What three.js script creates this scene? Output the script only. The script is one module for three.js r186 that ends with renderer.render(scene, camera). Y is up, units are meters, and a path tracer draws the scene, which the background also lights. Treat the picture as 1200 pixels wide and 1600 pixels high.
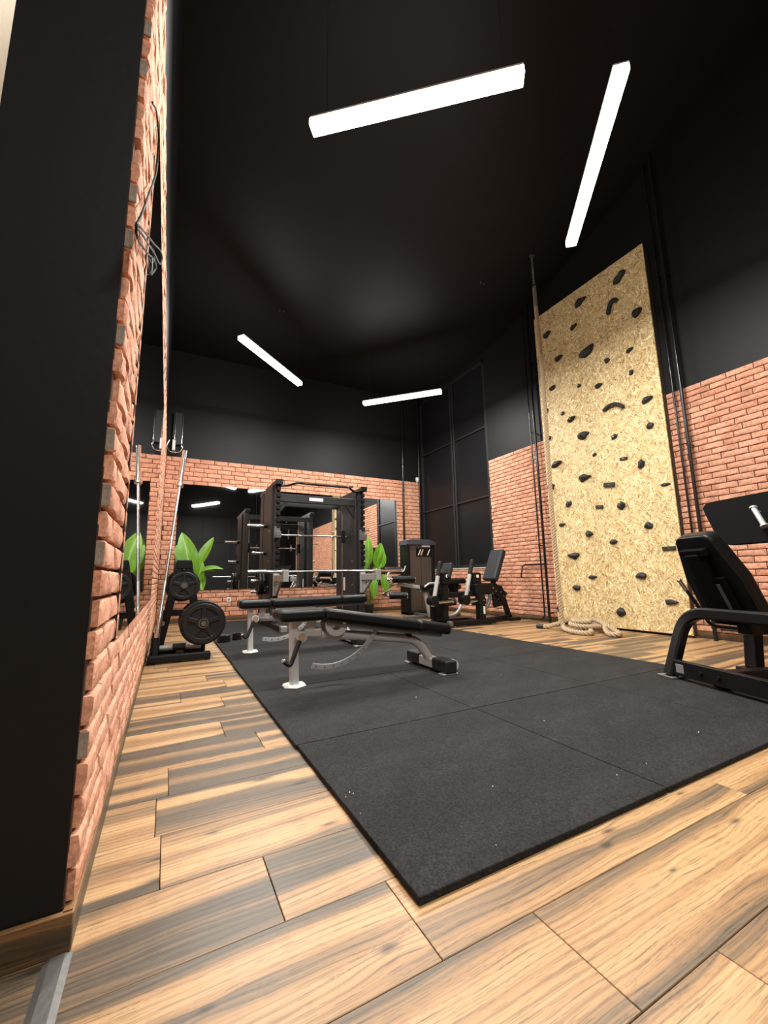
import * as THREE from 'three';
import { RoundedBoxGeometry } from 'three/addons/geometries/RoundedBoxGeometry.js';
import { mergeGeometries, toCreasedNormals } from 'three/addons/utils/BufferGeometryUtils.js';
import { RectAreaLightUniformsLib } from 'three/addons/lights/RectAreaLightUniformsLib.js';

// ------------------------------------------------------------------ camera, exposure, lamp strength
const scene = new THREE.Scene();
const FOCAL = 640.54;                                   // pixels, for a 1200 x 1600 picture
const camera = new THREE.PerspectiveCamera(2 * Math.atan(800 / FOCAL) * 180 / Math.PI, 0.75, 0.02, 60);
camera.position.set(0, 0.7438, 0);
camera.rotation.order = 'YXZ';
camera.rotation.set(0.1571, -0.4849, -0.018);
camera.updateMatrixWorld(true);
const renderer = new THREE.WebGLRenderer({ antialias: true });
renderer.toneMapping = THREE.LinearToneMapping;
renderer.toneMappingExposure = 1.0;
renderer.shadowMap.enabled = true;
RectAreaLightUniformsLib.init();
const LAMP_POWER = 415, LAMP_SIDE = 70, LAMP_GLOW = 9, LAMP_COLOR = new THREE.Color().setRGB(1, 0.98, 0.925);
const LAMP_Y = 4.03;

// ------------------------------------------------------------------ room measures (metres)
const XL = -0.133, XR = 5.388, ZB = -8.299, ZN = -1.17, ZF = 5.0, FLAT_Z = -5.35, FLAT_Y = 5.13, PEAK_Z = 0.4;
const ceilY = (z) => { const q = Math.min(z, PEAK_Z) - FLAT_Z, b = 1.3; return FLAT_Y + (q < -b ? 0 : q > b ? 0.35 * q : 0.35 * (q + b) * (q + b) / (4 * b)); };   // level at the back, then easing into a slope

// ------------------------------------------------------------------ random numbers, noise
function mulberry(a) { return () => { a |= 0; a = a + 0x6D2B79F5 | 0; let t = Math.imul(a ^ a >>> 15, 1 | a); t = t + Math.imul(t ^ t >>> 7, 61 | t) ^ t; return ((t ^ t >>> 14) >>> 0) / 4294967296; }; }
const rnd = mulberry(20240611);
const rr = (a, b) => a + (b - a) * rnd();
const hash = (x, y) => { let h = Math.imul(x, 374761393) + Math.imul(y, 668265263) | 0; h = Math.imul(h ^ h >>> 13, 1274126177); return ((h ^ h >>> 16) >>> 0) / 4294967296; };
function vnoise(x, y, px = 0, py = 0) {                 // value noise, periodic when px / py are given
  const xi = Math.floor(x), yi = Math.floor(y), fx = x - xi, fy = y - yi;
  const u = fx * fx * (3 - 2 * fx), v = fy * fy * (3 - 2 * fy);
  const X0 = px ? ((xi % px) + px) % px : xi, X1 = px ? (X0 + 1) % px : xi + 1, Y0 = py ? ((yi % py) + py) % py : yi, Y1 = py ? (Y0 + 1) % py : yi + 1;
  const a = hash(X0, Y0), b = hash(X1, Y0), c = hash(X0, Y1), d = hash(X1, Y1);
  return a + (b - a) * u + (c - a) * v + (a - b - c + d) * u * v;
}
function fbm(x, y, o, px = 0, py = 0) { let s = 0, a = 0.5, n = 0; for (let i = 0; i < o; i++) { s += a * vnoise(x + i * 17.0, y + i * 31.0, px, py); n += a; a *= 0.5; x *= 2; y *= 2; px *= 2; py *= 2; } return s / n; }
const clamp = (x, a = 0, b = 1) => Math.min(b, Math.max(a, x));
const mix = (a, b, t) => a + (b - a) * t;
const smooth = (a, b, x) => { const t = clamp((x - a) / (b - a)); return t * t * (3 - 2 * t); };

// ------------------------------------------------------------------ textures
function tex(w, h, fn, srgb = true) {
  const d = new Uint8Array(w * h * 4);
  for (let j = 0; j < h; j++) for (let i = 0; i < w; i++) {
    const c = fn(i / w, j / h, i, j), k = (j * w + i) * 4;
    d[k] = clamp(c[0], 0, 255); d[k + 1] = clamp(c[1], 0, 255); d[k + 2] = clamp(c[2], 0, 255); d[k + 3] = 255;
  }
  const t = new THREE.DataTexture(d, w, h, THREE.RGBAFormat);
  t.magFilter = THREE.LinearFilter; t.minFilter = THREE.LinearMipmapLinearFilter; t.generateMipmaps = true;
  t.wrapS = t.wrapT = THREE.RepeatWrapping; if (srgb) t.colorSpace = THREE.SRGBColorSpace; t.needsUpdate = true;
  return t;
}
const gray = (v) => [v, v, v];
// printed oak laminate: brown early wood, grey late bands along the plank, fine pores, a few knots
const WOOD_L = 1.25, WOOD_W = 0.243;
function woodTexture(seed, shade = 1) {
  const r = mulberry(seed), o1 = r() * 50, o2 = r() * 50, o3 = r() * 50, ph = r();
  const knots = []; for (let k = 0; k < 3; k++) knots.push([r() * WOOD_L, (0.15 + 0.7 * r()) * WOOD_W, 0.008 + 0.012 * r()]);
  return tex(1024, 224, (u, v) => {
    let x = u * WOOD_L, y = v * WOOD_W;
    let kn = 0;
    for (const [kx, ky, ks] of knots) { const dx = (x - kx) * 0.35, dy = y - ky, q = dx * dx + dy * dy; const e = Math.exp(-q / (ks * ks * 4)); y += dy * 0.9 * e; kn = Math.max(kn, Math.exp(-q / (ks * ks * 0.35))); }
    const wob = (fbm(x * 1.6 + o1, y * 7 + o2, 3) - 0.5) * 0.06, yy = y + wob;
    const band = fbm(x * 0.38 + o2, yy * 15 + o3, 2);
    const ring = 0.5 + 0.5 * Math.sin((yy * 62 + 3.2 * fbm(x * 0.9 + o3, yy * 9 + o1, 2) + ph) * 6.283);
    const fine = fbm(x * 5 + o1, yy * 420 + o2, 3), pore = fbm(x * 18 + o3, yy * 800 + o1, 2);
    const t = clamp(0.22 + 0.80 * smooth(0.28, 0.74, band) + (fine - 0.5) * 0.36 + (ring - 0.5) * 0.12);
    let c = t < 0.5 ? [mix(200, 162, t * 2), mix(164, 124, t * 2), mix(117, 85, t * 2)] : [mix(162, 84, t * 2 - 1), mix(124, 73, t * 2 - 1), mix(85, 60, t * 2 - 1)];
    const p = smooth(0.62, 0.78, pore) * 0.22, line = Math.pow(ring, 7) * 0.13 * smooth(0.3, 0.6, fine), m = 1 - p - line - kn * 0.45;
    return [c[0] * m * shade, c[1] * m * shade, c[2] * m * shade];
  });
}
const woodTex = [11, 22, 33, 44, 55, 66].map((s) => woodTexture(s));
const speckTex = tex(512, 512, (u, v) => { const n = fbm(u * 128, v * 128, 2, 128, 128), b = fbm(u * 6, v * 6, 3, 6, 6); return gray(165 + (n - 0.5) * 150 + (b - 0.5) * 50); });
const speckBump = tex(512, 512, (u, v) => gray(255 * fbm(u * 110, v * 110, 2, 110, 110)), false);
const brickTex = tex(512, 512, (u, v) => {
  const b = fbm(u * 5, v * 5, 4, 5, 5), f = fbm(u * 70, v * 70, 3, 70, 70), s = smooth(0.66, 0.8, fbm(u * 26 + 9, v * 26, 2, 26, 26));
  const m = 0.86 + 0.24 * (b - 0.5) + 0.30 * (f - 0.5);
  return [255 * m * (1 - s * 0.10), 255 * m * (1 - s * 0.2), 255 * m * (1 - s * 0.22)];
});
const brickBump = tex(512, 512, (u, v) => gray(255 * (0.55 * fbm(u * 12, v * 12, 3, 12, 12) + 0.45 * fbm(u * 64, v * 64, 2, 64, 64))), false);
const paintBump = tex(256, 256, (u, v) => gray(255 * fbm(u * 60, v * 60, 2, 60, 60)), false);
const leatherBump = tex(256, 256, (u, v) => gray(255 * fbm(u * 40, v * 40, 3, 40, 40)), false);
function strandBoard() {                                // oriented strand board: pressed wafers lying across each other
  const w = 760, h = 2040, cv = document.createElement('canvas'); cv.width = w; cv.height = h;
  const g = cv.getContext('2d'), r = mulberry(77); g.fillStyle = 'rgb(208,180,124)'; g.fillRect(0, 0, w, h);
  const pal = [[226, 204, 156], [214, 190, 140], [198, 172, 122], [236, 220, 178], [184, 152, 102], [222, 200, 150], [206, 180, 130], [164, 128, 82], [232, 216, 170]];
  for (let i = 0; i < 30000; i++) {
    const c = pal[Math.floor(r() * pal.length)], k = 0.9 + 0.2 * r();
    const len = 9 + r() * 30, wid = 1.4 + r() * r() * 8;
    g.save(); g.translate(r() * w, r() * h); g.rotate((r() - 0.5) * 2.6 + Math.PI / 2);
    g.fillStyle = `rgb(${Math.min(255, c[0] * k) | 0},${Math.min(255, c[1] * k) | 0},${Math.min(255, c[2] * k) | 0})`; g.fillRect(-len / 2, -wid / 2, len, wid);
    if (r() < 0.5) { g.fillStyle = 'rgba(96,62,28,0.55)'; g.fillRect(-len / 2, wid / 2 - 0.6, len * (0.4 + 0.6 * r()), 0.9); }
    g.restore();
  }
  for (let i = 0; i < 1500; i++) { g.save(); g.translate(r() * w, r() * h); g.rotate(r() * 6.3); g.fillStyle = `rgba(${70 + 40 * r() | 0},44,20,0.75)`; g.fillRect(-3, -0.7, 4 + r() * 9, 1.2 + r()); g.restore(); }
  const t = new THREE.CanvasTexture(cv); t.colorSpace = THREE.SRGBColorSpace; return t;
}
const osbTex = strandBoard();
const leafTex = tex(256, 256, (u, v) => {               // v along the leaf, u across; pale midrib and side veins
  const a = Math.abs(u - 0.5) * 2, vein = Math.pow(0.5 + 0.5 * Math.cos((v * 34 - a * 4.5) * 6.283), 6) * 0.16 * (1 - a), n = fbm(u * 9, v * 9, 3) - 0.5;
  const rib = smooth(0.06, 0.0, a); const m = 1 + n * 0.35;
  return [mix(104 * m + vein * 130, 176, rib), mix(158 * m + vein * 130, 200, rib), mix(34 * m + vein * 44, 90, rib)];
});

// ------------------------------------------------------------------ materials
const M = {};
const std = (name, o) => (M[name] = new THREE.MeshStandardMaterial(o));
const dull = (name, o) => (M[name] = new THREE.MeshPhysicalMaterial(o));
const lin = (r, g, b) => new THREE.Color().setRGB(r, g, b);
dull('blackPaint', { color: lin(0.0068, 0.0068, 0.0073), roughness: 0.55, specularIntensity: 0.45, bumpMap: paintBump, bumpScale: 0.0004 });
dull('ceilingPaint', { color: lin(0.0080, 0.0080, 0.0093), roughness: 0.55, specularIntensity: 0.45, bumpMap: paintBump, bumpScale: 0.0005 });
std('beigePaint', { color: lin(0.56, 0.47, 0.36), roughness: 0.8 });
std('grout', { color: lin(0.075, 0.036, 0.022), roughness: 0.95 });
M.wood = woodTex.map((t) => new THREE.MeshStandardMaterial({ map: t, color: lin(0.95, 0.94, 0.93), roughness: 0.42 }));
std('skirting', { map: woodTex[2], color: lin(0.62, 0.56, 0.46), roughness: 0.45 });
std('slab', { color: lin(0.05, 0.04, 0.03), roughness: 0.9 });
dull('rubber', { specularIntensity: 0.45, color: lin(0.037, 0.037, 0.038), map: speckTex, roughness: 0.85, bumpMap: speckBump, bumpScale: 0.0012 });
const BRICKS = [[0.82, 0.405, 0.255], [0.79, 0.380, 0.238], [0.85, 0.435, 0.280], [0.75, 0.345, 0.215], [0.83, 0.415, 0.268], [0.80, 0.395, 0.255]];
M.brick = BRICKS.map((c) => new THREE.MeshStandardMaterial({ color: lin(...c), map: brickTex, roughness: 0.92, bumpMap: brickBump, bumpScale: 0.0018 }));
std('brickStuff', { vertexColors: true, map: brickTex, roughness: 0.92, bumpMap: brickBump, bumpScale: 0.0018 });
std('cement', { color: lin(0.62, 0.54, 0.46), map: brickTex, roughness: 0.95, bumpMap: brickBump, bumpScale: 0.004 });
std('mirror', { color: lin(0.86, 0.88, 0.87), metalness: 1, roughness: 0.012 });
std('blackEdge', { color: lin(0.012, 0.012, 0.012), roughness: 0.5 });
dull('film', { color: lin(0.009, 0.009, 0.010), roughness: 0.3, specularIntensity: 0.4 });
std('windowFrame', { color: lin(0.014, 0.014, 0.015), roughness: 0.4 });
std('pipe', { color: lin(0.010, 0.010, 0.011), roughness: 0.22 });
std('osb', { map: osbTex, roughness: 0.62 });
std('batten', { color: lin(0.05, 0.035, 0.022), roughness: 0.8 });
std('hold', { color: lin(0.010, 0.011, 0.012), roughness: 0.55, bumpMap: speckBump, bumpScale: 0.001 });
std('steel', { color: lin(0.62, 0.62, 0.62), metalness: 1, roughness: 0.28 });
std('chrome', { color: lin(0.82, 0.82, 0.80), metalness: 1, roughness: 0.14 });
std('darkSteel', { color: lin(0.30, 0.29, 0.28), metalness: 1, roughness: 0.3 });
std('silverPaint', { color: lin(0.52, 0.52, 0.51), metalness: 0.25, roughness: 0.36 });
std('grayPaint', { color: lin(0.13, 0.13, 0.13), metalness: 0.3, roughness: 0.4 });
dull('rackPaint', { color: lin(0.018, 0.018, 0.0195), roughness: 0.5, specularIntensity: 0.6 });
dull('machineBlack', { color: lin(0.006, 0.006, 0.0065), roughness: 0.42, specularIntensity: 0.42 });
dull('footBoard', { color: lin(0.004, 0.004, 0.004), roughness: 0.85, specularIntensity: 0.12 });
dull('leather', { color: lin(0.006, 0.006, 0.0065), roughness: 0.36, specularIntensity: 0.5, bumpMap: leatherBump, bumpScale: 0.0005 });
dull('leatherGray', { color: lin(0.020, 0.022, 0.026), roughness: 0.45, specularIntensity: 0.6, bumpMap: leatherBump, bumpScale: 0.0005 });
dull('grip', { color: lin(0.012, 0.012, 0.012), roughness: 0.55, specularIntensity: 0.6 });
dull('plateRubber', { color: lin(0.008, 0.008, 0.0085), roughness: 0.42, specularIntensity: 0.6 });
std('white', { color: lin(0.78, 0.78, 0.75), roughness: 0.5 });
std('capBlue', { color: lin(0.040, 0.046, 0.062), roughness: 0.35 });
std('shroud', { color: lin(0.06, 0.048, 0.038), roughness: 0.25 });
std('aluminium', { color: lin(0.55, 0.55, 0.54), metalness: 0.8, roughness: 0.35 });
std('lampBody', { color: lin(0.7, 0.7, 0.68), roughness: 0.5 });
M.diffuser = new THREE.MeshStandardMaterial({ color: 0xffffff, roughness: 0.6, emissive: LAMP_COLOR, emissiveIntensity: LAMP_GLOW });
std('rope', { color: lin(0.42, 0.31, 0.195), roughness: 0.95, bumpMap: speckBump, bumpScale: 0.0012 });
M.leaf = new THREE.MeshPhysicalMaterial({ map: leafTex, roughness: 0.45, transmission: 0.3, thickness: 0, side: THREE.DoubleSide });
std('stalk', { color: lin(0.16, 0.24, 0.05), roughness: 0.6 });
std('soil', { color: lin(0.03, 0.02, 0.012), roughness: 1 });
dull('cable', { color: lin(0.010, 0.010, 0.010), roughness: 0.7, specularIntensity: 0.3 });
std('alloy', { color: lin(0.40, 0.40, 0.40), metalness: 0.4, roughness: 0.4 });

// ------------------------------------------------------------------ building helpers
const V = (x, y, z) => new THREE.Vector3(x, y, z);
const used = {};
function numbered(n) { const k = used[n] = (used[n] ?? -1) + 1; return k ? `${n}_${String(k).padStart(3, '0')}` : n; }
const roots = new Map();
function plain(g) { let q = g.index ? g.toNonIndexed() : g; for (const k of Object.keys(q.attributes)) if (!['position', 'normal', 'uv'].includes(k)) q.deleteAttribute(k); if (!q.attributes.uv) q.setAttribute('uv', new THREE.BufferAttribute(new Float32Array(q.attributes.position.count * 2), 2)); q.morphAttributes = {}; return q; }
const joined = (gs) => (Array.isArray(gs) ? (gs.length > 1 ? mergeGeometries(gs.map(plain)) : gs[0]) : gs);
// a thing: a Group at its base; shapes of its parts are given in world metres
function thing(name, label, category, pos, group) {
  const o = new THREE.Group(); o.name = numbered(name); o.position.set(...pos); o.userData = { label, category };
  if (group) o.userData.group = group; scene.add(o); roots.set(o, o.position.clone()); return o;
}
function structure(name, pos = [0, 0, 0]) { const o = new THREE.Group(); o.name = name; o.position.set(...pos); o.userData = { kind: 'structure' }; scene.add(o); roots.set(o, o.position.clone()); return o; }
function metricUV(g) { const p = g.attributes.position, n = g.attributes.normal, uv = g.attributes.uv; for (let i = 0; i < p.count; i++) { const ax = Math.abs(n.getX(i)) > 0.7, ay = Math.abs(n.getY(i)) > 0.7; uv.setXY(i, ax ? p.getZ(i) : p.getX(i), ay ? p.getZ(i) : p.getY(i)); } }
function part(name, gs, mat, parent, label) {
  const p = roots.get(parent), g = joined(gs).clone(); g.translate(-p.x, -p.y, -p.z);
  if (mat === M.blackPaint || mat === M.beigePaint) metricUV(g);
  const m = new THREE.Mesh(g, mat); m.name = name; m.castShadow = m.receiveShadow = true; if (label) m.userData.label = label;
  parent.add(m); roots.set(m, p); return m;
}
function solid(name, gs, mat, label, category, pos, group) {   // a thing that is one mesh
  const g = joined(gs).clone(); g.translate(-pos[0], -pos[1], -pos[2]);
  const m = new THREE.Mesh(g, mat); m.name = numbered(name); m.position.set(...pos); m.castShadow = m.receiveShadow = true;
  m.userData = { label, category }; if (group) m.userData.group = group; scene.add(m); roots.set(m, m.position.clone()); return m;
}
const box = (x0, x1, y0, y1, z0, z1) => new THREE.BoxGeometry(x1 - x0, y1 - y0, z1 - z0).translate((x0 + x1) / 2, (y0 + y1) / 2, (z0 + z1) / 2);
const rbox = (x0, x1, y0, y1, z0, z1, r = 0.006, s = 1) => new RoundedBoxGeometry(x1 - x0, y1 - y0, z1 - z0, s, r).translate((x0 + x1) / 2, (y0 + y1) / 2, (z0 + z1) / 2);
function orient(g, a, b, up = V(0, 1, 0)) {             // local Y runs from a to b
  const d = b.clone().sub(a).normalize(); let x = new THREE.Vector3().crossVectors(d, up); if (x.lengthSq() < 1e-6) x.set(1, 0, 0); x.normalize();
  const z = new THREE.Vector3().crossVectors(x, d); const m = new THREE.Matrix4().makeBasis(x, d, z); m.setPosition(a.clone().add(b).multiplyScalar(0.5)); return g.applyMatrix4(m);
}
const cyl = (a, b, r, n = 14, r2 = r) => orient(new THREE.CylinderGeometry(r2, r, a.distanceTo(b), n), a, b);
const bar = (a, b, w, t, up, r = 0.005) => orient(new RoundedBoxGeometry(w, a.distanceTo(b), t, 1, Math.min(r, w / 2.1, t / 2.1)), a, b, up);
function bent(pts, rad) {                               // polyline with rounded corners
  const p = new THREE.CurvePath();
  let last = pts[0];
  for (let i = 1; i < pts.length; i++) {
    if (i === pts.length - 1) { p.add(new THREE.LineCurve3(last, pts[i])); break; }
    const a = pts[i - 1], b = pts[i], c = pts[i + 1], r = Math.min(rad, a.distanceTo(b) * 0.48, b.distanceTo(c) * 0.48);
    const s = b.clone().add(a.clone().sub(b).normalize().multiplyScalar(r)), e = b.clone().add(c.clone().sub(b).normalize().multiplyScalar(r));
    p.add(new THREE.LineCurve3(last, s)); p.add(new THREE.QuadraticBezierCurve3(s, b, e)); last = e;
  }
  return p;
}
function samples(path, n = 8) { const out = []; for (const c of path.curves) { const k = c.isLineCurve3 ? 1 : n; for (let i = 0; i < k; i++) out.push(c.getPoint(i / k)); } const l = path.curves[path.curves.length - 1]; out.push(l.getPoint(1)); return out; }
function sweep(pts, prof, side) {                       // sweep a closed profile [[a, b]...] along points; a runs along `side`, b across it
  const pos = [], idx = [], n = prof.length;
  for (let i = 0; i < pts.length; i++) {
    const t = (pts[Math.min(i + 1, pts.length - 1)].clone().sub(pts[Math.max(i - 1, 0)])).normalize();
    const s = side ? side.clone().sub(t.clone().multiplyScalar(t.dot(side))).normalize() : V(0, 0, 1), b = new THREE.Vector3().crossVectors(t, s).normalize();
    for (const [u, v] of prof) { const q = pts[i].clone().addScaledVector(s, u).addScaledVector(b, v); pos.push(q.x, q.y, q.z); }
  }
  for (let i = 0; i < pts.length - 1; i++) for (let k = 0; k < n; k++) { const a = i * n + k, b = i * n + (k + 1) % n, c = a + n, d = b + n; idx.push(a, b, c, b, d, c); }
  const e = (pts.length - 1) * n; for (let k = 1; k < n - 1; k++) { idx.push(0, k + 1, k); idx.push(e, e + k, e + k + 1); }
  const g = new THREE.BufferGeometry(); g.setAttribute('position', new THREE.Float32BufferAttribute(pos, 3)); g.setIndex(idx); return toCreasedNormals(g, 0.6);
}
const rectProf = (w, h, c = 0.006) => [[-w / 2 + c, -h / 2], [w / 2 - c, -h / 2], [w / 2, -h / 2 + c], [w / 2, h / 2 - c], [w / 2 - c, h / 2], [-w / 2 + c, h / 2], [-w / 2, h / 2 - c], [-w / 2, -h / 2 + c]];
const ringProf = (r, n = 10, ry = r) => Array.from({ length: n }, (_, i) => [Math.cos(i / n * (2 * Math.PI)) * r, Math.sin(i / n * (2 * Math.PI)) * ry]);
const tube = (pts, r, rad = 0.05, n = 10) => pipeAlong(samples(bent(pts, rad)), r, n);
function pipeAlong(pts, r, n = 10) {                    // round tube with parallel-transported rings
  const pos = [], idx = []; let s = null;
  for (let i = 0; i < pts.length; i++) {
    const t = pts[Math.min(i + 1, pts.length - 1)].clone().sub(pts[Math.max(i - 1, 0)]).normalize();
    if (!s) { s = Math.abs(t.y) < 0.9 ? V(0, 1, 0) : V(1, 0, 0); }
    s = s.clone().addScaledVector(t, -t.dot(s)).normalize(); const b = new THREE.Vector3().crossVectors(t, s);
    for (let k = 0; k < n; k++) { const a = k / n * (2 * Math.PI), q = pts[i].clone().addScaledVector(s, Math.cos(a) * r).addScaledVector(b, Math.sin(a) * r); pos.push(q.x, q.y, q.z); }
  }
  for (let i = 0; i < pts.length - 1; i++) for (let k = 0; k < n; k++) { const a = i * n + k, b = i * n + (k + 1) % n; idx.push(a, b, a + n, b, b + n, a + n); }
  const e = (pts.length - 1) * n; for (let k = 1; k < n - 1; k++) { idx.push(0, k + 1, k); idx.push(e, e + k, e + k + 1); }
  const g = new THREE.BufferGeometry(); g.setAttribute('position', new THREE.Float32BufferAttribute(pos, 3)); g.setIndex(idx); return toCreasedNormals(g, 0.9);
}
// a pixel of the 1200 x 1600 photograph, carried onto a plane of the room (x, y or z = value)
function pixelOn(u, v, axis, value) {
  const d = V((u - 600) / FOCAL, -(v - 800) / FOCAL, -1).applyQuaternion(camera.quaternion), t = (value - camera.position[axis]) / d[axis];
  return camera.position.clone().addScaledVector(d, t);
}
const camInv = camera.matrixWorld.clone().invert();
function shows(p, n) { const q = p.clone().applyMatrix4(camInv); if (q.z > -0.1) return 0; const u = 600 + FOCAL * q.x / -q.z, v = 800 - FOCAL * q.y / -q.z; if (u < -60 || u > 1260 || v < -60 || v > 1660) return 0; const d = camera.position.clone().sub(p); return Math.abs(d.dot(n)) / Math.pow(d.length(), 3); }

// ================================================================== THE ROOM
// ---- floor: laminate planks laid across the room
{
  const floor = structure('floor'); const slab = part('subfloor', box(-1.75, 5.75, -0.2, -0.0115, ZB - 0.3, ZF + 0.1), M.slab, floor);
  slab.userData.label = 'dark subfloor below the planks';
  const L = 1.25, planks = [], row0 = -1.02, known = { '-4': 1.256, '-3': 1.01, '-2': 0.765, '-1': 0.522, 0: 0.274, 1: 0.028, 3: 0.049, 4: 0.43, 7: 0.351, 8: 0.123 };
  const rowCount = { lo: Math.floor((row0 - ZF) / WOOD_W), hi: Math.ceil((row0 - ZB) / WOOD_W) };
  for (let k = rowCount.lo - 1; k <= rowCount.hi; k++) {
    const z1 = row0 - k * WOOD_W, z0 = z1 - WOOD_W, j0 = k in known ? known[k] : (0.028 - 0.246 * (k - 1)) + (k > 1 ? 0.37 * ((k * 7) % 5) : 0);
    for (let x = j0 - Math.ceil((j0 + 1.7) / L) * L; x < XR + 0.1; x += L) {
      const a = Math.max(x, -1.7), b = Math.min(x + L, XR + 0.06), c = Math.max(z0, ZB - 0.02), d = Math.min(z1, ZF);
      if (b - a > 0.01 && d - c > 0.005) planks.push([a, b, c, d, x]);
    }
  }
  const gap = 0.0009, bev = 0.0012, T = 0.011;
  function plank([a, b, c, d, x]) {
    a += gap; b -= gap; c += gap; d -= gap;
    const flip = rnd() < 0.5, v0 = 0, pos = [], uv = [];
    const U = (px) => (flip ? 1 - (px - x) / L : (px - x) / L), W = (pz) => v0 + (flip ? (d - pz) : (pz - c)) / WOOD_W;
    const P = (px, py, pz) => [px, py, pz, U(px), W(pz)];
    const t = [P(a + bev, 0, d - bev), P(b - bev, 0, d - bev), P(b - bev, 0, c + bev), P(a + bev, 0, c + bev)], e = [P(a, -bev, d), P(b, -bev, d), P(b, -bev, c), P(a, -bev, c)], f = [P(a, -T, d), P(b, -T, d), P(b, -T, c), P(a, -T, c)];
    const tri = (...q) => q.forEach((s) => { pos.push(s[0], s[1], s[2]); uv.push(s[3], s[4]); });
    tri(t[0], t[1], t[2]); tri(t[0], t[2], t[3]);
    for (let i = 0; i < 4; i++) { const j = (i + 1) % 4; tri(e[i], e[j], t[j]); tri(e[i], t[j], t[i]); tri(f[i], f[j], e[j]); tri(f[i], e[j], e[i]); }
    const g = new THREE.BufferGeometry(); g.setAttribute('position', new THREE.Float32BufferAttribute(pos, 3)); g.setAttribute('uv', new THREE.Float32BufferAttribute(uv, 2)); g.computeVertexNormals(); return g;
  }
  planks.forEach((p) => { p.s = shows(V((p[0] + p[1]) / 2, 0, (p[2] + p[3]) / 2), V(0, 1, 0)) + shows(V(p[0], 0, p[3]), V(0, 1, 0)) * 0.5 + shows(V(p[1], 0, p[3]), V(0, 1, 0)) * 0.5; });
  planks.sort((a, b) => b.s - a.s);
  planks.slice(0, 300).forEach((p, i) => part(i ? `plank_${String(i).padStart(3, '0')}` : 'plank', plank(p), M.wood[Math.floor(rnd() * 6)], floor));
  if (planks.length > 300) part('planks_out_of_view', planks.slice(300).map(plank), M.wood[1], floor).userData.kind = 'stuff';
}
// ---- bricks: slips with worn edges and an uneven face, a few shapes shared by all
const BL = 0.246;
function brickShape(seed, len, hgt, T) {
  const r = mulberry(seed), nx = 5, ny = 2, ch = Math.min(0.006, hgt * 0.1), pos = [], idx = [], front = [];
  for (let j = 0; j <= ny; j++) for (let i = 0; i <= nx; i++) {
    const ex = i === 0 || i === nx, ey = j === 0 || j === ny;
    const x = mix(-len / 2 + ch, len / 2 - ch, i / nx) + (ex ? (r() - 0.5) * 0.006 : (r() - 0.5) * 0.012), y = mix(ch, hgt - ch, j / ny) + (r() - 0.5) * 0.005;
    front.push(pos.length / 3); pos.push(x, y, T + (r() - 0.55) * 0.0055 - (ex && ey ? 0.002 : 0));
  }
  const ring = []; for (let i = 0; i < nx; i++) ring.push([i, 0]); for (let j = 0; j < ny; j++) ring.push([nx, j]); for (let i = nx; i > 0; i--) ring.push([i, ny]); for (let j = ny; j > 0; j--) ring.push([0, j]);
  const back = ring.map(([i, j]) => { const k = pos.length / 3; pos.push(mix(-len / 2, len / 2, i / nx), mix(0, hgt, j / ny), 0); return k; });
  const mid = ring.map(([i, j]) => { const k = pos.length / 3; pos.push(mix(-len / 2, len / 2, i / nx) + (r() - 0.5) * 0.002, mix(0, hgt, j / ny) + (r() - 0.5) * 0.002, T - 0.005); return k; });
  for (let j = 0; j < ny; j++) for (let i = 0; i < nx; i++) { const a = j * (nx + 1) + i; idx.push(a, a + 1, a + nx + 2, a, a + nx + 2, a + nx + 1); }
  const N = ring.length, F = ring.map(([i, j]) => j * (nx + 1) + i);
  for (let k = 0; k < N; k++) { const q = (k + 1) % N; idx.push(mid[k], mid[q], F[q], mid[k], F[q], F[k]); idx.push(back[k], back[q], mid[q], back[k], mid[q], mid[k]); }
  let g = new THREE.BufferGeometry(); g.setAttribute('position', new THREE.Float32BufferAttribute(pos, 3)); g.setIndex(idx); g = toCreasedNormals(g, 0.75);
  const p = g.attributes.position, n = g.attributes.normal, uv = new Float32Array(p.count * 2), o = r();
  for (let i = 0; i < p.count; i++) { const ax = Math.abs(n.getX(i)) > 0.7, ay = Math.abs(n.getY(i)) > 0.7; uv[i * 2] = (ax ? p.getZ(i) : p.getX(i)) * 2.2 + o; uv[i * 2 + 1] = (ay ? p.getZ(i) : p.getY(i)) * 2.2 + o * 3; }
  g.setAttribute('uv', new THREE.BufferAttribute(uv, 2)); return g;
}
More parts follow.
